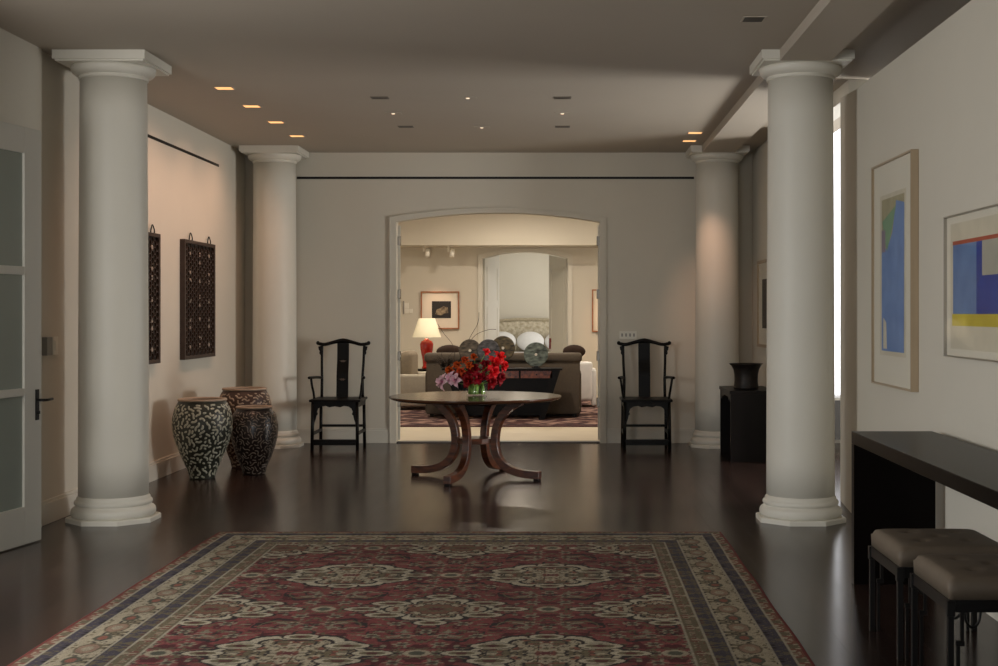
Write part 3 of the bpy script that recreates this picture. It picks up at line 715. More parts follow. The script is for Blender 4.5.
# ------------------------------------------------------------ yoke-back chairs
def chair(loc, rz, label, motif):
    t = thing('yoke_back_chair', label, 'chair', loc, rz, group='black yoke-back armchairs flanking the arch')
    hw, yf, yb = 0.245, -0.25, 0.25; SH = 0.555
    MB().box(-hw-0.035, hw+0.035, yf-0.03, yb+0.03, SH-0.028, SH).build('seat', 'chairwood', t, bevel=0.008, seg=2)
    for sx in (-1, 1):
        MB().tube([(sx*hw*1.01, yf-0.012, 0), (sx*hw*0.99, yf, SH-0.03)], [0.019, 0.0175], 12).build('leg', 'chairwood', t)
        MB().tube([(sx*hw*1.01, yb+0.014, 0), (sx*hw*0.99, yb, SH-0.03)], [0.019, 0.0175], 12).build('leg', 'chairwood', t)
        # back post, curving backwards
        p = MB().tube(smooth_path([(sx*0.232, yb-0.01, SH), (sx*0.228, yb-0.015, SH+0.2), (sx*0.236, yb+0.02, SH+0.4), (sx*0.238, yb+0.045, 1.135)], 5), [0.0165]*6+[0.015]*10, 10).build('back_post', 'chairwood', t)
        # carved bracket below the crest
        br = [(sx*(0.232-i*0), 0) for i in range(1)]
        pts = [(0.243, 1.13), (0.278, 1.12), (0.272, 1.085), (0.262, 1.07), (0.266, 1.045), (0.250, 1.02), (0.243, 0.99)]
        MB().prism([(sx*a, b_) for a, b_ in pts], 'y', yb+0.022, yb+0.042).build('bracket', 'chairwood', p)
        # arm with S-shaped support
        am = MB().tube(smooth_path([(sx*0.232, yb-0.01, SH+0.215), (sx*0.262, yb-0.12, SH+0.225), (sx*0.288, yf+0.20, SH+0.23), (sx*0.302, yf+0.10, SH+0.232)], 5), 0.0155, 10).build('arm', 'chairwood', t)
        MB().tube(smooth_path([(sx*0.25, yf+0.13, SH), (sx*0.262, yf+0.15, SH+0.07), (sx*0.272, yf+0.12, SH+0.14), (sx*0.285, yf+0.13, SH+0.225)], 5), [0.013]*16, 8).build('arm_support', 'chairwood', am)
        # side stretcher and side apron
        MB().box(sx*hw-0.013, sx*hw+0.013, yf, yb, 0.165, 0.195).build('stretcher', 'chairwood', t)
        MB().box(sx*hw-0.012, sx*hw+0.012, yf, yb, SH-0.085, SH-0.028).build('side_apron', 'chairwood', t)
    MB().box(-hw, hw, yf-0.028, yf+0.02, 0.085, 0.118).build('foot_rail', 'chairwood', t, bevel=0.005)
    MB().box(-hw, hw, yf-0.012, yf+0.004, 0.055, 0.085).build('foot_apron', 'chairwood', t)
    MB().box(-hw, hw, yb-0.012, yb+0.014, 0.215, 0.243).build('stretcher', 'chairwood', t)
    MB().box(-hw, hw, yb-0.012, yb+0.012, SH-0.08, SH-0.028).build('rear_apron', 'chairwood', t)
    # shaped front apron with long cusped spandrels
    half = [(0.0, SH-0.075), (0.06, SH-0.085), (0.10, SH-0.07), (0.15, SH-0.078), (0.182, SH-0.10), (0.196, SH-0.135), (0.186, SH-0.16), (0.200, SH-0.175), (0.208, SH-0.21), (0.222, SH-0.25), (0.228, SH-0.30), (0.2315, SH-0.36)]
    poly = [(-a, b_) for a, b_ in reversed(half)]+half[1:]+[(0.2318, SH-0.028), (-0.2318, SH-0.028)]
    MB().prism(poly, 'y', yf-0.008, yf+0.010).build('front_apron', 'chairwood', t)
    # crest
    cr = smooth_path([(-0.287, yb+0.055, 1.158), (-0.262, yb+0.04, 1.150), (-0.20, yb+0.03, 1.145), (-0.11, yb+0.04, 1.168), (0, yb+0.05, 1.188), (0.11, yb+0.04, 1.168), (0.20, yb+0.03, 1.145), (0.262, yb+0.04, 1.150), (0.287, yb+0.055, 1.158)], 5)
    rr = [0.019+0.007*max(0, 1-abs(p.x)/0.12) for p in cr]
    c = MB().tube(cr, rr, 12); c.ell((-0.287, yb+0.055, 1.16), (0.021, 0.021, 0.023), 12, 8); c.ell((0.287, yb+0.055, 1.16), (0.021, 0.021, 0.023), 12, 8)
    c.build('crest_rail', 'chairwood', t)
    sp = MB().sweep(smooth_path([(0, yb-0.02, SH), (0, yb-0.005, SH+0.12), (0, yb+0.0, SH+0.26), (0, yb+0.04, SH+0.42), (0, yb+0.05, 1.175)], 5), (1, 0, 0), 0.066, 0.007, smooth=False).build('back_splat', 'chairwood', t)
    if motif:
        pc = mat('pale_carving', (120, 104, 92), 0.5)
        for z, yy in ((0.75, yb-0.012), (0.955, yb+0.028)):
            mb = MB()
            for i in range(7):
                a = i*PI/3; r = 0.012 if i else 0
                mb.ell((r*1.6*math.cos(a), yy, z+r*math.sin(a)*0.7), (0.009, 0.003, 0.005), 6, 4)
            mb.ell((-0.028, yy, z+0.004), (0.012, 0.003, 0.003), 6, 4); mb.ell((0.028, yy, z+0.004), (0.012, 0.003, 0.003), 6, 4)
            mb.build('carved_motif', pc, sp, label='pale carved motif')
    return t
chair((-2.525, 15.0, 0), 0, 'black yoke-back armchair left of the arch, beside the rear left column', True)
chair((0.885, 15.0, 0), 0, 'black yoke-back armchair right of the arch, below the wall switches', False)

# switch plates on back wall
z = EYE-(335-VY)/86.7
t = thing('switch_plate', 'wide white four-switch plate above the right yoke-back chair', 'switch', (0.715, BW-0.001, z))
MB().box(-0.10, 0.10, -0.010, 0, -0.045, 0.045).build('plate', 'plate', t, bevel=0.002)
for k in (-0.068, -0.023, 0.023, 0.068): MB().box(k-0.01, k+0.01, -0.016, -0.010, -0.018, 0.018).build('rocker', 'plastic', t)
tag(MB().box(0.90, 0.985, BW-0.010, BW-0.001, z-0.045, z+0.045).build('blank_plate', 'wall', bevel=0.002), 'blank wall-coloured plate right of the four-switch plate', 'plate')

# ------------------------------------------------------------ patterned floor vases
def pot(name, loc, prof, worm, base, rimc, label, seed, wl, ww, gap):
    rnd = random.Random(seed)
    t = thing(name, label, 'vase', loc, group='squiggle-patterned floor vases')
    pv = [Vector((r, z, 0)) for r, z in prof]
    pp = smooth_path(pv, 6)
    pr = [(p.x, p.y) for p in pp]; topz = pr[-1][1]
    mb = MB().lathe([(0.001, 0)]+pr, 56, cap=False)
    # inner wall
    inn = [(r-0.014, z) for r, z in reversed(pr) if z > 0.3*topz]
    mb.lathe([(pr[-1][0], pr[-1][1])]+inn+[(0.001, inn[-1][1])], 56, cap=False, mi=0)
    zs = np.array([z for r, z in pr]); rs = np.array([r for r, z in pr])
    def R(z): return float(np.interp(z, zs, rs))
    def Pt(th, z): r = R(z); return Vector((r*math.cos(th), r*math.sin(th), z))
    grid = {}; cs = gap
    def near(p):
        k = (int(p.x//cs), int(p.y//cs), int(p.z//cs))
        for a in (-1, 0, 1):
            for b_ in (-1, 0, 1):
                for c in (-1, 0, 1):
                    for q in grid.get((k[0]+a, k[1]+b_, k[2]+c), ()):
                        if (q-p).length < gap: return True
        return False
    zlo, zhi = 0.012, topz-0.035
    placed = 0; ds = 0.006
    for att in range(16000):
        th = rnd.uniform(0, 2*PI); z = rnd.uniform(zlo, zhi)
        if near(Pt(th, z)): continue
        h = rnd.uniform(0, 2*PI); n = int(wl*rnd.uniform(0.6, 1.4)/ds)
        kap = rnd.choice((-1, 1))*rnd.uniform(30, 55); pts = []; run = 0; nf = rnd.randint(5, 9)
        for i in range(n):
            p = Pt(th, z)
            sl = (R(z+0.002)-R(z-0.002))/0.004; N = Vector((math.cos(th), math.sin(th), -sl)).normalized()
            e1 = Vector((-math.sin(th), math.cos(th), 0)); e2 = N.cross(e1)
            if e2.z < 0: e2 = -e2
            T_ = (e1*math.cos(h)+e2*math.sin(h)); pts.append((p, T_, N))
            ok = False
            for dh in (kap*ds, kap*ds*2, 0.0, -kap*ds, -kap*ds*2.2):
                h2 = h+dh; th2 = th+math.cos(h2)*ds/max(R(z), .02); z2 = z+math.sin(h2)*ds*e2.z
                if z2 < zlo or z2 > zhi: continue
                p2 = Pt(th2, z2)
                if near(p2) or any((q[0]-p2).length < gap*0.8 for q in pts[:-6]): continue
                ok = True; break
            if not ok: break
            th, z, h = th2, z2, h2; run += 1
            if run >= nf: run = 0; kap = -kap; nf = rnd.randint(6, 11)
        if len(pts) < 5: continue
        for p, _, _ in pts: grid.setdefault((int(p.x//cs), int(p.y//cs), int(p.z//cs)), []).append(p)
        vs = []; fs = []; m_ = len(pts)
        for i, (p, T_, N) in enumerate(pts):
            e = min(i, m_-1-i); w_ = ww*(0.55 if e == 0 else 1.0); S = N.cross(T_).normalized()
            vs += [p+S*w_-N*0.001, p+S*w_*0.5+N*0.003, p-S*w_*0.5+N*0.003, p-S*w_-N*0.001]
        for i in range(m_-1):
            for j in range(3): fs.append((i*4+j, i*4+j+1, (i+1)*4+j+1, (i+1)*4+j))
        mb.add(vs, fs, True, 1)
    mb.build('body', [base, worm], t)
    rt = pr[-1][0]
    MB().lathe([(rt-0.014, topz-0.012), (rt+0.012, topz-0.008), (rt+0.016, topz+0.003), (rt+0.008, topz+0.012), (rt-0.012, topz+0.012), (rt-0.016, topz), (rt-0.014, topz-0.012)], 56, cap=False).build('rim', rimc, t)
wA = mat('celadon_worm', (186, 186, 168), 0.4, var=0.15, scale=8, coat=0.2); bA = mat('dark_green_glaze', (54, 56, 48), 0.4, var=0.3, scale=8)
wB = mat('tan_worm', (170, 150, 130), 0.45, var=0.15, scale=8); bB = mat('red_brown_glaze', (72, 48, 38), 0.45, var=0.3, scale=8)
wC = mat('grey_worm', (130, 118, 106), 0.4, var=0.2, scale=8, coat=0.2); bC = mat('black_brown_glaze', (32, 20, 18), 0.35, var=0.3, scale=8, coat=0.2)
rimA = mat('clay_rim', (170, 150, 130), 0.6, var=0.15, scale=20)
pot('patterned_vase', (-3.305, 12.27, 0), [(0.112, 0.0), (0.125, 0.06), (0.185, 0.2), (0.245, 0.36), (0.266, 0.49), (0.25, 0.61), (0.215, 0.69), (0.205, 0.712)], wA, bA, rimA, 'tall grey-green squiggle-patterned floor vase, leftmost of the three', 3, 0.085, 0.0102, 0.0222)
pot('patterned_vase', (-3.13, 13.15, 0), [(0.12, 0.0), (0.135, 0.06), (0.185, 0.2), (0.235, 0.38), (0.258, 0.53), (0.245, 0.66), (0.21, 0.74), (0.2, 0.76)], wB, bB, rimA, 'reddish-brown squiggle-patterned floor vase, rearmost of the three', 5, 0.08, 0.0085, 0.0215)
pot('patterned_vase', (-2.905, 12.58, 0), [(0.10, 0.0), (0.112, 0.05), (0.155, 0.16), (0.198, 0.29), (0.216, 0.42), (0.2, 0.54), (0.165, 0.60), (0.155, 0.622)], wC, bC, rimA, 'near-black squiggle-patterned floor vase, shortest and rightmost of the three', 8, 0.11, 0.0056, 0.0185)

# ------------------------------------------------------------ carved lattice panels on the left wall
def lattice(y0, label):
    W_, Z0, Z1 = 1.13, 1.05, 2.21; fx = 0.05
    t = thing('lattice_panel', label, 'panel', (XL, y0, 0), group='carved lattice panels on the left wall')
    y1 = W_
    mb = MB().box(0, fx, 0, 0.045, Z0, Z1).box(0, fx, y1-0.045, y1, Z0, Z1).box(0, fx, 0.045, y1-0.045, Z0, Z0+0.035).box(0, fx, 0.045, y1-0.045, Z1-0.035, Z1)
    mb.build('frame', 'lattice', t, bevel=0.003)
    MB().box(0.005, 0.02, 0.04, y1-0.04, Z0+0.03, Z1-0.03).build('backing', 'latticeback', t)
    mb = MB(); R6 = 0.052; rows = 0
    cy = []; yy = 0.045
    ny, nz = 15, 18; sy = (y1-0.09)/ny; sz = (Z1-Z0-0.07)/nz
    for i in range(ny):
        for j in range(nz):
            a = 0.045+i*sy; b_ = Z0+0.035+j*sz+(sz/2 if i % 2 else 0)
            if b_+sz > Z1-0.03: continue
            q = [(a+sy*0.15, b_), (a+sy*0.85, b_), (a+sy*1.15, b_+sz/2), (a+sy*0.85, b_+sz)]
            for k in range(3):
                (ya, za), (yb_, zb) = q[k], q[k+1]
                if yb_ > y1-0.03: continue
                mb.sweep([(0.036, ya, za), (0.036, yb_, zb)], (1, 0, 0), 0.007, 0.0045)
    spots = [(.20, .92), (.52, .92), (.85, .92), (.52, .85), (.20, .745), (.85, .74), (.20, .675), (.52, .675), (.85, .67), (.20, .49), (.52, .53), (.52, .455), (.85, .49), (.20, .32), (.52, .32), (.85, .32), (.20, .25), (.85, .255), (.55, .15), (.20, .07), (.52, .08), (.85, .08)]
    for a, b_ in spots:
        yc, zc = 0.05+a*(y1-0.1), Z0+0.04+b_*(Z1-Z0-0.08)
        mb.box(0.02, 0.038, yc-0.024, yc+0.024, zc-0.012, zc+0.012, mi=1)
        mb.box(0.02, 0.038, yc-0.010, yc+0.010, zc-0.020, zc+0.020, mi=1)
    mb.build('fretwork', ['lattice', 'inlay'], t)
    for a in (0.27, 0.87):
        mb = MB(); yc = a*y1
        mb.tube(smooth_path([(0.02, yc-0.05, Z1), (0.022, yc-0.05, Z1+0.03), (0.02, yc, Z1+0.075), (0.022, yc+0.05, Z1+0.03), (0.02, yc+0.05, Z1)], 4), 0.006, 6)
        mb.build('hanging_ring', 'blackmetal', t)
lattice(12.93, 'dark carved lattice panel on the left wall, nearer the rear column')
lattice(11.03, 'dark carved lattice panel on the left wall, half hidden by near column')

# ------------------------------------------------------------ low black table and bronze vase on the right
t = thing('altar_table', 'low black wooden table against the right wall behind near column', 'table', (1.885, 14.07, 0))
hx, hy, ht = 0.235, 0.475, 0.715
MB().box(-hx, hx, -hy, hy, ht-0.035, ht).build('top', 'ebony', t, bevel=0.003)
MB().box(-hx+0.01, hx-0.01, -hy+0.005, -hy+0.045, 0, ht-0.035).build('end_panel', 'ebony', t)
MB().box(-hx+0.01, hx-0.01, hy-0.045, hy-0.005, 0, ht-0.035).build('end_panel', 'ebony', t)
ap = [(-hy+0.045, ht-0.035), (-hy+0.045, ht-0.13), (-hy+0.12, ht-0.12), (-hy+0.16, ht-0.09), (-hy+0.22, ht-0.11), (-hy+0.3, ht-0.075), (hy-0.3, ht-0.075), (hy-0.22, ht-0.11), (hy-0.16, ht-0.09), (hy-0.12, ht-0.12), (hy-0.045, ht-0.13), (hy-0.045, ht-0.035)]
MB().prism(ap, 'x', -hx+0.015, -hx+0.035).build('apron', 'ebony', t)
MB().box(hx-0.03, hx-0.015, -hy+0.045, hy-0.045, 0.05, ht-0.035).build('rear_panel', 'ebony', t)
t = thing('bronze_vase', 'dark flared bronze vase standing on the low black table', 'vase', (1.865, 13.98, 0.7155))
MB().lathe([(0.001, 0), (0.122, 0), (0.130, 0.012), (0.124, 0.03), (0.120, 0.09), (0.122, 0.15), (0.132, 0.20), (0.152, 0.238), (0.172, 0.256), (0.174, 0.262), (0.166, 0.262), (0.148, 0.242), (0.126, 0.2), (0.112, 0.1), (0.11, 0.02), (0.001, 0.02)], 40, cap=False).build('body', 'bronze', t)
MB().lathe([(0.1245, 0.034), (0.128, 0.038), (0.1245, 0.044)], 40, cap=False).build('foot_band', 'bronze', t)

# ------------------------------------------------------------ framed pictures
def sidepic(name, X, y0, y1, z0, z1, depth, fw, fm, label, cat, arts, mrg=0.0):
    # hangs on a wall facing -X; arts: (u0,u1,v0,v1,material) u from the far end to the near end, v up
    t = thing(name, label, cat, (X, (y0+y1)/2, z0))
    hw = (y1-y0)/2; hh = z1-z0
    mb = MB().box(-depth, -0.001, -hw, -hw+fw, 0, hh).box(-depth, -0.001, hw-fw, hw, 0, hh).box(-depth, -0.001, -hw+fw, hw-fw, 0, fw).box(-depth, -0.001, -hw+fw, hw-fw, hh-fw, hh)
    mb.build('frame', fm, t, bevel=0.001)
    MB().box(-depth+0.018, -depth+0.022, -hw+fw, hw-fw, fw, hh-fw).build('mat_board', 'mat_board', t)
    ar = MB(); mats = []
    for k, a in enumerate(arts):
        poly = a[0]; mats.append(a[1])
        pl = [(hw-fw-u*2*(hw-fw), fw+v*(hh-2*fw)) for u, v in poly]
        ar.prism(pl, 'x', -depth+0.017-0.0004*k, -depth+0.018, mi=k)
    ar.build('artwork', mats, t)
    MB().box(-depth+0.004, -depth+0.006, -hw+fw, hw-fw, fw, hh-fw).build('glazing', M['pglass'], t)
    return t
def am(n, c, c2=None, sc=6): return mat(n, c, 0.8, rgb2=c2, var=0.12, scale=sc)
R = lambda a, b_, c, d: [(a, c), (b_, c), (b_, d), (a, d)]
blue1 = am('art_blue', (116, 146, 196), (100, 130, 182)); cream = am('art_cream', (214, 206, 184)); green = am('art_green', (128, 164, 128), (112, 148, 118)); tan = am('art_tan', (176, 168, 136), (156, 148, 118)); mauve = am('art_mauve', (138, 124, 140))
sidepic('framed_print', 2.10, 8.03, 9.07, 1.03, 2.475, 0.05, 0.012, 'goldframe', 'tall framed abstract print in blue and green on right wall', 'picture',
 [(R(.17, .84, .13, .86), cream), (R(.22, .80, .15, .84), tan), ([(.22, .15), (.79, .15), (.80, .80), (.60, .82), (.50, .68), (.38, .62), (.22, .60)], blue1),
  ([(.24, .74), (.60, .80), (.47, .68), (.36, .60), (.30, .66)], green), (R(.22, .32, .60, .70), mauve), ([(.27, .16), (.36, .16), (.34, .28), (.27, .30)], cream)])
blue2 = am('art_mid_blue', (98, 132, 180), (84, 116, 166)); deep = am('art_deep_blue', (28, 62, 156), (22, 50, 136)); yel = am('art_yellow', (206, 190, 52), (190, 170, 40)); red = am('art_red', (172, 72, 46)); bg_ = am('art_beige', (176, 174, 160))
sidepic('framed_print', 2.10, 6.14, 7.335, 1.265, 2.02, 0.05, 0.008, 'silver', 'thin silver framed abstract print with blue blocks and yellow stripe', 'picture',
 [(R(.06, .94, .05, .95), cream), (R(.10, .90, .28, .80), blue2), (R(.45, .90, .28, .80), deep), (R(.53, .78, .56, .80), bg_), (R(.09, .90, .215, .30), yel), (R(.10, .90, .795, .822), red)])
sidepic('framed_print', XR, 13.85, 14.92, 1.13, 2.07, 0.04, 0.03, 'goldframe', 'pale framed print on the far right wall above the bronze vase', 'picture', [(R(.25, .75, .2, .8), am('art_grey', (90, 82, 74)))])

# ------------------------------------------------------------ console and stools
t = thing('console_table', 'long black waterfall console table along the right wall', 'table', (1.83, 6.1, 0))
x0, x1, y0, y1, ch = -0.24, 0.21, -1.5, 1.42, 0.842
MB().box(x0, x1, y0, y1, ch-0.068, ch).build('top', 'blacklacquer', t, bevel=0.003)
MB().box(x0, x1, y1-0.068, y1, 0, ch-0.068).build('end_panel', 'blacklacquer', t, bevel=0.002)
MB().box(x0, x1, y0, y0+0.068, 0, ch-0.068).build('end_panel', 'blacklacquer', t, bevel=0.002)

def stool(loc, label):
    t = thing('tufted_stool', label, 'stool', loc, group='tufted stools at the console')
    hx, hy = 0.245, 0.27
    n = 30; vs = []; fs = []
    def ztop(u, v):
        e = (1-abs(u)**14)*(1-abs(v)**14); z = 0.458+0.030*max(e, 0)**0.4+0.006*(1-u*u)*(1-v*v)
        for (a, b_) in ((-0.42, -0.42), (0.42, -0.42), (-0.42, 0.42), (0.42, 0.42), (0, 0)):
            z -= 0.012*math.exp(-((u-a)**2+(v-b_)**2)/0.012)
        return z
    for j in range(n+1):
        for i in range(n+1):
            u = -1+2*i/n; v = -1+2*j/n; k = 1-0.03*0
            vs.append((u*hx, v*hy, ztop(u, v)))
    for j in range(n):
        for i in range(n): a = j*(n+1)+i; fs.append((a, a+1, a+n+2, a+n+1))
    ring = [i for i in range(n+1)]+[(j+1)*(n+1)+n for j in range(n)]+[n*(n+1)+n-1-i for i in range(n)]+[(n-1-j)*(n+1) for j in range(n-1)]
    o = len(vs); m_ = len(ring)
    for q in ring: vs.append((vs[q][0]*0.992, vs[q][1]*0.992, 0.402))
    for k in range(m_): k2 = (k+1) % m_; fs.append((ring[k], o+k, o+k2, ring[k2]))
    fs.append(tuple(o+k for k in range(m_)))
    mb = MB().add(vs, fs, True)
    for (a, b_) in ((-0.42, -0.42), (0.42, -0.42), (-0.42, 0.42), (0.42, 0.42), (0, 0)): mb.ell((a*hx, b_*hy, ztop(a, b_)+0.001), (0.008, 0.008, 0.004), 8, 6)
    mb.build('cushion', 'stoolfab', t)
    fr = MB()
    for sx in (-1, 1): fr.box(min(sx*(hx+0.004), sx*(hx-0.014)), max(sx*(hx+0.004), sx*(hx-0.014)), -hy, hy, 0.355, 0.402)
    for sy in (-1, 1): fr.box(-hx, hx, min(sy*(hy+0.004), sy*(hy-0.014)), max(sy*(hy+0.004), sy*(hy-0.014)), 0.355, 0.402)
    fr.box(-hx+0.01, hx-0.01, -hy+0.01, hy-0.01, 0.39, 0.402)
    fr.build('frame', 'blackmetal', t)
    for sx in (-1, 1):
        for sy in (-1, 1):
            lg = MB(); X, Y = sx*(hx-0.004), sy*(hy-0.004)
            lg.box(X-0.012, X+0.012, Y-0.012, Y+0.012, 0, 0.36); lg.box(X-0.016, X+0.016, Y-0.016, Y+0.016, 0.34, 0.40)
            # stepped inner rod
            xi = X-sx*0.045; lg.box(xi-0.007, xi+0.007, Y-0.007, Y+0.007, 0.24, 0.36); xj = X-sx*0.030
            lg.box(min(xi, xj)-0.009, max(xi, xj)+0.009, Y-0.009, Y+0.009, 0.225, 0.245); lg.box(xj-0.007, xj+0.007, Y-0.007, Y+0.007, 0.0, 0.23)
            lg.build('leg', 'blackmetal', t, bevel=0.002)
    for sy in (-1, 1):      # looped hairpins hanging from the rails
        mb = MB(); Y = sy*(hy-0.02)
        mb.tube(smooth_path([(-0.035, Y, 0.36), (-0.035, Y, 0.26), (-0.026, Y, 0.20), (0, Y, 0.175), (0.026, Y, 0.20), (0.035, Y, 0.26), (0.035, Y, 0.36)], 5), 0.006, 8)
        mb.build('hairpin_loop', 'blackmetal', t)
stool((1.685, 6.105, 0), 'black metal stool with taupe tufted cushion, farther of the two')
stool((1.712, 5.435, 0), 'black metal stool with taupe tufted cushion, nearer of the two')

# ------------------------------------------------------------ ceiling fittings
def downlight(x, y, lit, label, group, sx=0.068, sy=0.062):
    t = thing('downlight', label, 'ceiling light', (x, y, H), group=group)
    mb = MB().box(-sx-0.012, -sx, -sy-0.012, sy+0.012, -0.004, 0).box(sx, sx+0.012, -sy-0.012, sy+0.012, -0.004, 0).box(-sx, sx, -sy-0.012, -sy, -0.004, 0).box(-sx, sx, sy, sy+0.012, -0.004, 0)
    mb.build('trim_ring', 'ceiling', t)
    MB().box(-sx, sx, -sy, sy, -0.003, 0).build('lens', lit, t)
    return t
for y, d in ((11.10, 'nearest the camera'), (12.07, 'second from the camera'), (13.08, 'third from the camera'), (14.1, 'farthest from the camera')):
    downlight(-2.81, y, 'glow', 'glowing amber square downlight in left ceiling row, %s' % d, 'amber downlights in the left ceiling row')
    spot('wall_washer', (-2.81, y, H-0.03), (XL-0.1, y+0.05, 1.6), 44, WARM, 120, 1.0, 0.12)
for y, d in ((13.85, 'nearer of the two'), (14.5, 'farther of the two')):
    downlight(1.325, y, 'glow', 'glowing amber square downlight beside the right beam, %s' % d, 'amber downlights at the right')
spot('column_washer', (1.325, 13.85, H-0.03), (1.62, 15.1, 2.0), 40, WARM, 34, 1.0, 0.04)
spot('column_washer', (1.325, 14.5, H-0.03), (1.55, 15.1, 1.0), 20, WARM, 50, 1.0, 0.04)
downlight(1.18, 8.5, 'fixdark', 'unlit dark square ceiling fitting near the right beam', None, 0.062, 0.07)
FIX = [(-1.60, 11.6, 0), (-1.60, 12.5, 1), (-1.59, 13.4, 0), (-0.845, 11.6, 1), (-0.84, 13.45, 1), (-0.03, 11.6, 0), (-0.035, 12.5, 1), (-0.035, 13.4, 0)]
names = {0: 'left column', 3: 'middle', 5: 'right column'}
lab = ['front left of the central ceiling group', 'middle left of the central ceiling group', 'rear left of the central ceiling group', 'front centre of the central ceiling group', 'rear centre of the central ceiling group', 'front right of the central ceiling group', 'middle right of the central ceiling group', 'rear right of the central ceiling group']
for (x, y, k), l in zip(FIX, lab):
    t = thing('recessed_spotlight', ('small pinhole spotlight' if k else 'flat slotted grey fitting')+', '+l, 'ceiling light', (x, y, H), group='recessed fittings above the round table')
    MB().box(-0.075, 0.075, -0.06, 0.06, -0.004, 0).build('plate', 'ceiling' if k else 'fixture', t)
    if k: MB().lathe([(0.016, -0.008), (0.016, -0.003)], 12).build('lens', 'pin', t)
    else: MB().box(-0.062, 0.062, -0.012, 0.012, -0.006, -0.003).build('slot', 'fixdark', t)
# the pinhole spots really light the flowers
for (x, y) in ((-0.845, 11.6), (-1.60, 12.5), (-0.035, 12.5)):
    spot('pin_spot', (x, y, H-0.03), (FV.x, FV.y, 0.85), 7, (1, 0.86, 0.7), 12, 0.7, 0.02)

# ------------------------------------------------------------ living room furniture
# sofa seen from behind
t = thing('sofa', 'large taupe upholstered sofa seen from behind beyond the arch', 'sofa', (-0.90, 19.75, 0.013))
MB().box(-1.10, 1.10, -0.44, -0.22, 0.04, 0.86).build('back', 'sofafab', t, bevel=0.02, seg=3)
MB().box(-1.13, 1.13, -0.47, -0.16, 0.78, 0.915).build('top_roll', 'sofafab', t, bevel=0.05, seg=5)
MB().box(-0.92, 0.92, -0.22, 0.42, 0.10, 0.30).build('seat_base', 'sofafab', t, bevel=0.02)
for sx in (-1, 1):
    MB().box(min(sx*0.92, sx*1.12), max(sx*0.92, sx*1.12), -0.42, 0.45, 0.04, 0.66).build('arm', 'sofafab', t, bevel=0.05, seg=4)
for k in (-1, 0, 1): MB().box(k*0.61-0.3, k*0.61+0.3, -0.15, 0.44, 0.30, 0.46).build('seat_cushion', 'sofafab', t, bevel=0.04, seg=3)
for sx in (-1, 1):
    for sy in (-0.38, 0.38): MB().box(sx*1.02-0.03, sx*1.02+0.03, sy-0.03, sy+0.03, 0, 0.05).build('foot', 'ebony', t)
tag(MB().ell((0, 0, 0), (0.17, 0.07, 0.1), 16, 10).build('throw_pillow', 'brownfab'), 'dark brown pillow peeking over right end of sofa back', 'pillow').location = (0.12, 19.98, 0.93)
tag(MB().ell((0, 0, 0), (0.2, 0.08, 0.1), 16, 10).build('throw_pillow', 'brownfab'), 'dark brown pillow peeking over left end of sofa back', 'pillow').location = (-1.72, 19.98, 0.93)
# console table behind the sofa
t = thing('sofa_table', 'dark narrow table with burl drawers standing behind the sofa', 'table', (-0.88, 18.96, 0.013))
MB().box(-0.85, 0.83, -0.19, 0.19, 0.69, 0.715).build('top', 'ebony', t, bevel=0.003)
MB().box(-0.72, 0.72, -0.15, 0.15, 0.56, 0.69).build('apron', 'ebony', t)
for k in (-1, 0, 1):
    dr_ = MB().box(k*0.47-0.22, k*0.47+0.22, -0.16, -0.15, 0.58, 0.68).build('drawer', 'burl', t, bevel=0.002, label='burl-veneered drawer front')
    MB().ell((k*0.47, -0.168, 0.63), (0.012, 0.01, 0.012), 8, 6).build('knob', 'bronze', dr_)
for sx in (-1, 1):
    MB().prism([(sx*0.80, 0.69), (sx*0.68, 0.69), (sx*0.50, 0.0), (sx*0.58, 0.0)], 'y', -0.16, 0.16).build('leg', 'ebony', t)
MB().prism([(-0.70, 0.56), (0.70, 0.56), (0.55, 0.04), (-0.55, 0.04)], 'y', 0.10, 0.13).build('shadow_panel', 'ebony', t)  # added dark sheet standing in for the shadow under the table
# stone discs
def disc(x, dy, r, pale, col, col2, label, px, py):
    zc = EYE-(py-VY)*(18.96+dy)/FPX; X = (px-VX)*(18.96+dy)/FPX
    base = 0.729
    t = thing('stone_disc', label, 'sculpture', (X, 18.96+dy, base), group='stone discs on the sofa table')
    h = zc-base
    mb = MB(); n = 40
    rp = [(0.02, -0.014), (r-0.008, -0.014), (r, -0.006), (r, 0.006), (r-0.008, 0.014), (0.02, 0.014), (0.02, -0.014)]
    vs = []; fs = []
    for (rr_, yy) in rp[:-1]:
        for i in range(n): a = 2*PI*i/n; vs.append((rr_*math.cos(a), yy, h+rr_*math.sin(a)))
    k = len(rp)-1
    for j in range(k):
        for i in range(n): i2 = (i+1) % n; j2 = (j+1) % k; fs.append((j*n+i, j*n+i2, j2*n+i2, j2*n+i))
    mb.add(vs, fs, False)
    mb.build('disc', mat('disc_stone', tuple(min(255, int(c*1.35)) for c in col), 0.45, rgb2=tuple(int(c*0.8) for c in col2), scale=12, bump=0.08, sc3=(1, 1, 2.5)), t)
    MB().box(-0.06, 0.06, -0.03, 0.03, 0, 0.012).box(-0.012, 0.012, 0.015, 0.028, 0.012, h-0.03).box(-0.03, 0.03, -0.02, 0.028, 0.012, max(0.016, h-r*0.93)).build('stand', 'blackmetal', t)
    if pale: MB().lathe([(0.019, -0.017), (0.019, 0.016)], 16).build('centre_plug', 'bone', t, label='pale round centre').matrix_local = Matrix.Translation((0, 0, h)) @ Matrix.Rotation(PI/2, 4, 'X')
disc(0, -0.06, 0.158, False, (84, 76, 66), (40, 36, 33), 'dark brown stone disc, leftmost of the discs on sofa table', 470, 350.5)
disc(0, -0.11, 0.158, False, (74, 74, 78), (36, 36, 40), 'charcoal stone disc, second from left on the sofa table', 488.5, 350.5)
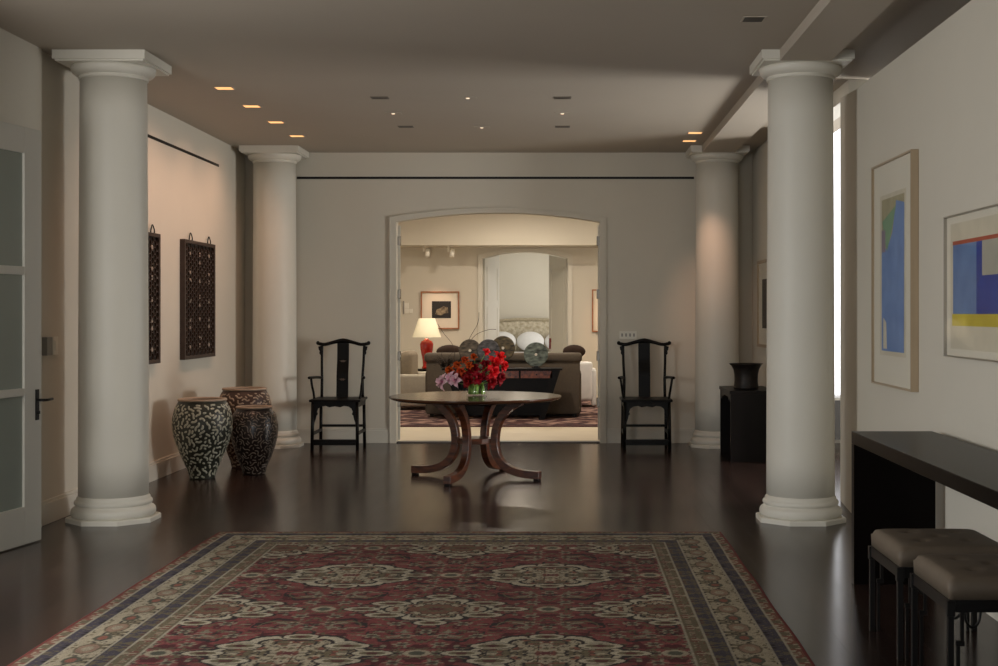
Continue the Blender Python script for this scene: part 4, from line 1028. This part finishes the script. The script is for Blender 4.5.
disc(0, 0.07, 0.17, True, (84, 74, 52), (44, 38, 28), 'olive brown stone disc with pale centre, third from left', 503, 348)
disc(0, -0.05, 0.172, True, (92, 102, 96), (52, 58, 56), 'grey green stone disc standing alone at right of sofa table', 536, 354.5)
# dried branches
t = thing('branch_bundle', 'tangle of dry dark branches at left end of sofa table', 'branches', (-1.66, 18.93, 0.729))
rnd = random.Random(4); mb = MB()
for i in range(46):
    a = rnd.uniform(0, 2*PI); l = rnd.uniform(0.1, 0.2); p0 = Vector((rnd.uniform(-0.1, 0.04), rnd.uniform(-0.05, 0.05), rnd.uniform(0.004, 0.05)))
    d = Vector((math.cos(a), 0.3*math.sin(a), abs(math.sin(a*1.3))*0.9)).normalized()*l
    if (p0+d).x > 0.1: d.x *= 0.4
    mb.tube(smooth_path([p0, p0+d*0.5+Vector((rnd.uniform(-.04, .04), 0, rnd.uniform(0, .04))), p0+d], 3), [0.005]*4+[0.003]*3, 5)
mb.build('tangle', 'twig', t)
for i, pp in enumerate(([(0.1, 0, 0.02), (0.08, 0, 0.3), (-0.05, 0, 0.48), (-0.14, 0, 0.62)], [(0.12, 0, 0.02), (0.35, 0.02, 0.42), (0.55, 0.02, 0.53), (0.68, 0.02, 0.54)], [(0.14, 0, 0.02), (0.3, -0.02, 0.4), (0.42, 0, 0.62), (0.44, 0, 0.78)])):
    MB().tube(smooth_path(pp, 6), 0.0035, 5).build('long_twig', 'twig', t)

# armchair behind the sofa at left
t = thing('armchair', 'pale grey upholstered armchair at the left beyond the arch', 'armchair', (-2.27, 21.05, 0.013), math.radians(84))
MB().box(-0.36, 0.36, -0.36, 0.34, 0.12, 0.42).build('seat', 'creamfab', t, bevel=0.04, seg=3)
MB().prism([(0.26, 0.12), (0.42, 0.12), (0.50, 0.88), (0.36, 0.88)], 'x', -0.36, 0.36).build('backrest', 'creamfab', t, bevel=0.05, seg=4)
for sx in (-1, 1): MB().box(min(sx*0.34, sx*0.46), max(sx*0.34, sx*0.46), -0.38, 0.38, 0.06, 0.55).build('arm', 'creamfab', t, bevel=0.045, seg=4)
MB().box(-0.26, 0.26, 0.08, 0.28, 0.44, 0.90).build('cushion', 'cushion', t, bevel=0.08, seg=4)
for sx in (-0.36, 0.36):
    for sy in (-0.3, 0.34): MB().box(sx-0.02, sx+0.02, sy-0.02, sy+0.02, 0, 0.13).build('foot', 'ebony', t)
t = thing('armchair', 'white upholstered chair whose edge shows right of the sofa', 'armchair', (0.10, 21.6, 0.013), math.radians(180))
MB().box(-0.32, 0.32, -0.3, 0.3, 0.1, 0.42).build('seat', 'white', t, bevel=0.04, seg=3)
MB().box(-0.32, 0.32, 0.22, 0.34, 0.1, 0.72).build('backrest', 'white', t, bevel=0.05, seg=4)
for sx in (-1, 1): MB().box(min(sx*0.30, sx*0.38), max(sx*0.30, sx*0.38), -0.3, 0.32, 0.02, 0.60).build('arm', 'white', t, bevel=0.035, seg=4)
# side table and red lamp
t = thing('side_table', 'small dark side table beneath the red table lamp', 'table', (-2.25, 22.1, 0.013))
MB().lathe([(0.2, 0.54), (0.205, 0.56), (0.2, 0.575)], 28).build('top', 'ebony', t)
MB().lathe([(0.14, 0), (0.14, 0.02), (0.03, 0.05), (0.025, 0.3), (0.03, 0.54)], 20).build('pedestal', 'ebony', t)
LP = Vector((-2.28, 22.1, 0.589))
t = thing('table_lamp', 'red glazed table lamp with cream conical shade', 'lamp', LP)
MB().lathe([(0.075, 0), (0.08, 0.02), (0.065, 0.05), (0.07, 0.14), (0.105, 0.32), (0.112, 0.40), (0.09, 0.45), (0.04, 0.475), (0.03, 0.50)], 32).build('base', 'redglaze', t)
MB().lathe([(0.008, 0.5), (0.008, 0.60)], 10).build('stem', 'bronze', t)
MB().lathe([(0.235, 0.515), (0.135, 0.825), (0.130, 0.825), (0.230, 0.515), (0.235, 0.515)], 40, cap=False).build('lamp_shade', 'shade', t)
point('table_lamp_bulb', LP+Vector((0, 0, 0.64)), 1.5, (1, 0.8, 0.55), 0.04)

# pictures on the far wall
def farpic(x0, x1, z0, z1, label, arts, fm, fw, depth=0.06):
    t = thing('framed_picture', label, 'picture', ((x0+x1)/2, LY1, z0))
    hw = (x1-x0)/2; hh = z1-z0
    mb = MB().box(-hw, -hw+fw, -depth, -0.001, 0, hh).box(hw-fw, hw, -depth, -0.001, 0, hh).box(-hw+fw, hw-fw, -depth, -0.001, 0, fw).box(-hw+fw, hw-fw, -depth, -0.001, hh-fw, hh)
    mb.build('frame', fm, t)
    MB().box(-hw+fw, hw-fw, -0.03, -0.02, fw, hh-fw).build('mat_board', 'mat_board', t)
    return t
s_ = FPX/LY1
t = farpic((421-VX)/s_, (459.5-VX)/s_, EYE-(329-VY)/s_, EYE-(291.5-VY)/s_, 'square wood-framed photograph with wide mat on far wall above lamp', None, 'woodframe', 0.022)
MB().box(-0.15, 0.20, -0.036, -0.03, 0.20, 0.51).build('photograph', 'blackart', t)
MB().prism([(-0.09, 0.27), (0.02, 0.25), (0.09, 0.29), (0.15, 0.29), (0.14, 0.40), (0.06, 0.42), (0.0, 0.38), (-0.06, 0.36)], 'y', -0.038, -0.036).build('photographed_stone', 'greystone', t)
t = farpic((592-VX)/s_, (626-VX)/s_, EYE-(332-VY)/s_, EYE-(289.5-VY)/s_, 'wood-framed picture cut off by right edge of the arch', None, 'woodframe', 0.022)
MB().box(-0.16, 0.16, -0.036, -0.03, 0.2, 0.6).build('photograph', 'blackart', t)
# wall controls on the far wall
t = thing('wall_controls', 'cluster of small switches on far wall left of picture', 'switch', ((407-VX)/s_, LY1-0.001, EYE-(308-VY)/s_))
for (a, b_, w_, h_) in ((-0.06, 0.05, 0.012, 0.08), (-0.005, 0.045, 0.04, 0.05), (-0.06, -0.06, 0.012, 0.05), (-0.005, -0.055, 0.04, 0.045), (0.075, -0.055, 0.03, 0.04)):
    MB().box(a-w_, a+w_, -0.02, 0, b_-h_, b_+h_).build('control_plate', 'plastic' if w_ < 0.02 else 'plate', t)
# track heads
for px, l in ((424, 'left'), (448.5, 'right')):
    Y = 24.15; X = (px-VX)*Y/FPX
    t = thing('spotlight', 'small white ceiling spotlight before far wall, %s one of the pair' % l, 'ceiling light', (X, Y, 2.70), group='white spotlights beyond the arch')
    MB().lathe([(0.02, -0.10), (0.02, 0)], 12).build('bracket', 'plate', t)
    o = MB().lathe([(0.042, -0.07), (0.042, 0.07)], 16).build('head', 'plate', t); o.location = (0.06, 0.03, -0.13); o.rotation_euler = (-0.35, 0.1, 0)
spot('track_beam', (-2.55, 23.8, 2.6), (P(440, 312, LY1)), 42, (1, 0.6, 0.4), 34, 1, 0.04)
spot('track_beam', (1.0, 23.8, 2.6), (0.85, LY1, 1.4), 50, (1, 0.55, 0.3), 44, 1, 0.04)
for (x, y, e) in ((-0.9, 18.0, 62), (-2.9, 20.6, 52), (1.4, 20.6, 52), (-0.8, 22.2, 60)):
    area('living_fill', (x, y, H-0.02), (0, 0, 0), 0.18, 0.18, e, (1, 0.86, 0.70))  # unseen lights added below the ceiling to brighten the living room
spot('bulkhead_fill', (0.9, 20.8, 2.2), (0.1, 23.9, 3.0), 45, (1, 0.88, 0.7), 80, 1, 0.1)  # this and the next are added fill for the bulkhead, no fitting
spot('bulkhead_fill', (-2.4, 20.8, 2.2), (-2.2, 23.9, 3.0), 22, (1, 0.8, 0.6), 80, 1, 0.1)

# bedroom: bed with upholstered headboard and pillows
t = thing('bed', 'bed with patterned arched headboard seen through the far doorway', 'bed', (-0.80, 28.4, 0))
MB().box(-0.95, 0.95, -1.05, 1.0, 0.0, 0.40).build('base', 'creamfab', t, bevel=0.03)
MB().box(-0.93, 0.93, -1.04, 0.98, 0.40, 0.66).build('mattress', 'white', t, bevel=0.06, seg=4)
poly = [(-0.98, 0.1), (0.98, 0.1)]+[(0.98-1.96*i/20, 1.22+0.17*(1-(1-2*i/20)**4)) for i in range(21)]
hb = mat('floral_headboard', (214, 206, 186), 0.9, rgb2=(168, 156, 132), scale=14)
o = MB().prism(poly, 'y', 1.0, 1.12).build('headboard', hb, t, bevel=0.02)
MB().tube([(0.97-1.94*i/20, 1.0, 1.20+0.155*(1-(1-2*i/20)**4)) for i in range(21)], 0.035, 8).build('headboard_border', mat('headboard_trim', (186, 174, 148), 0.9, var=0.3, scale=30), o)
for x, l in ((-0.58, 'left'), (0.03, 'middle'), (0.64, 'right')):
    p = tag(MB().ell((0, 0, 0), (0.30, 0.11, 0.22), 20, 12, M3=Matrix.Rotation(-0.25, 3, 'X')).build('pillow', 'white'), 'white bed pillow leaning on headboard, %s of three' % l, 'pillow', 'white pillows on the bed')
    p.location = (-0.80+x, 29.2, 0.885)
spot('bedroom_fill', (-0.8, 27.0, 3.2), (-0.8, 29.6, 1.4), 95, (1, 0.95, 0.86), 80, 1, 0.1)  # added fill that brightens the bedroom's back wall, no lamp there
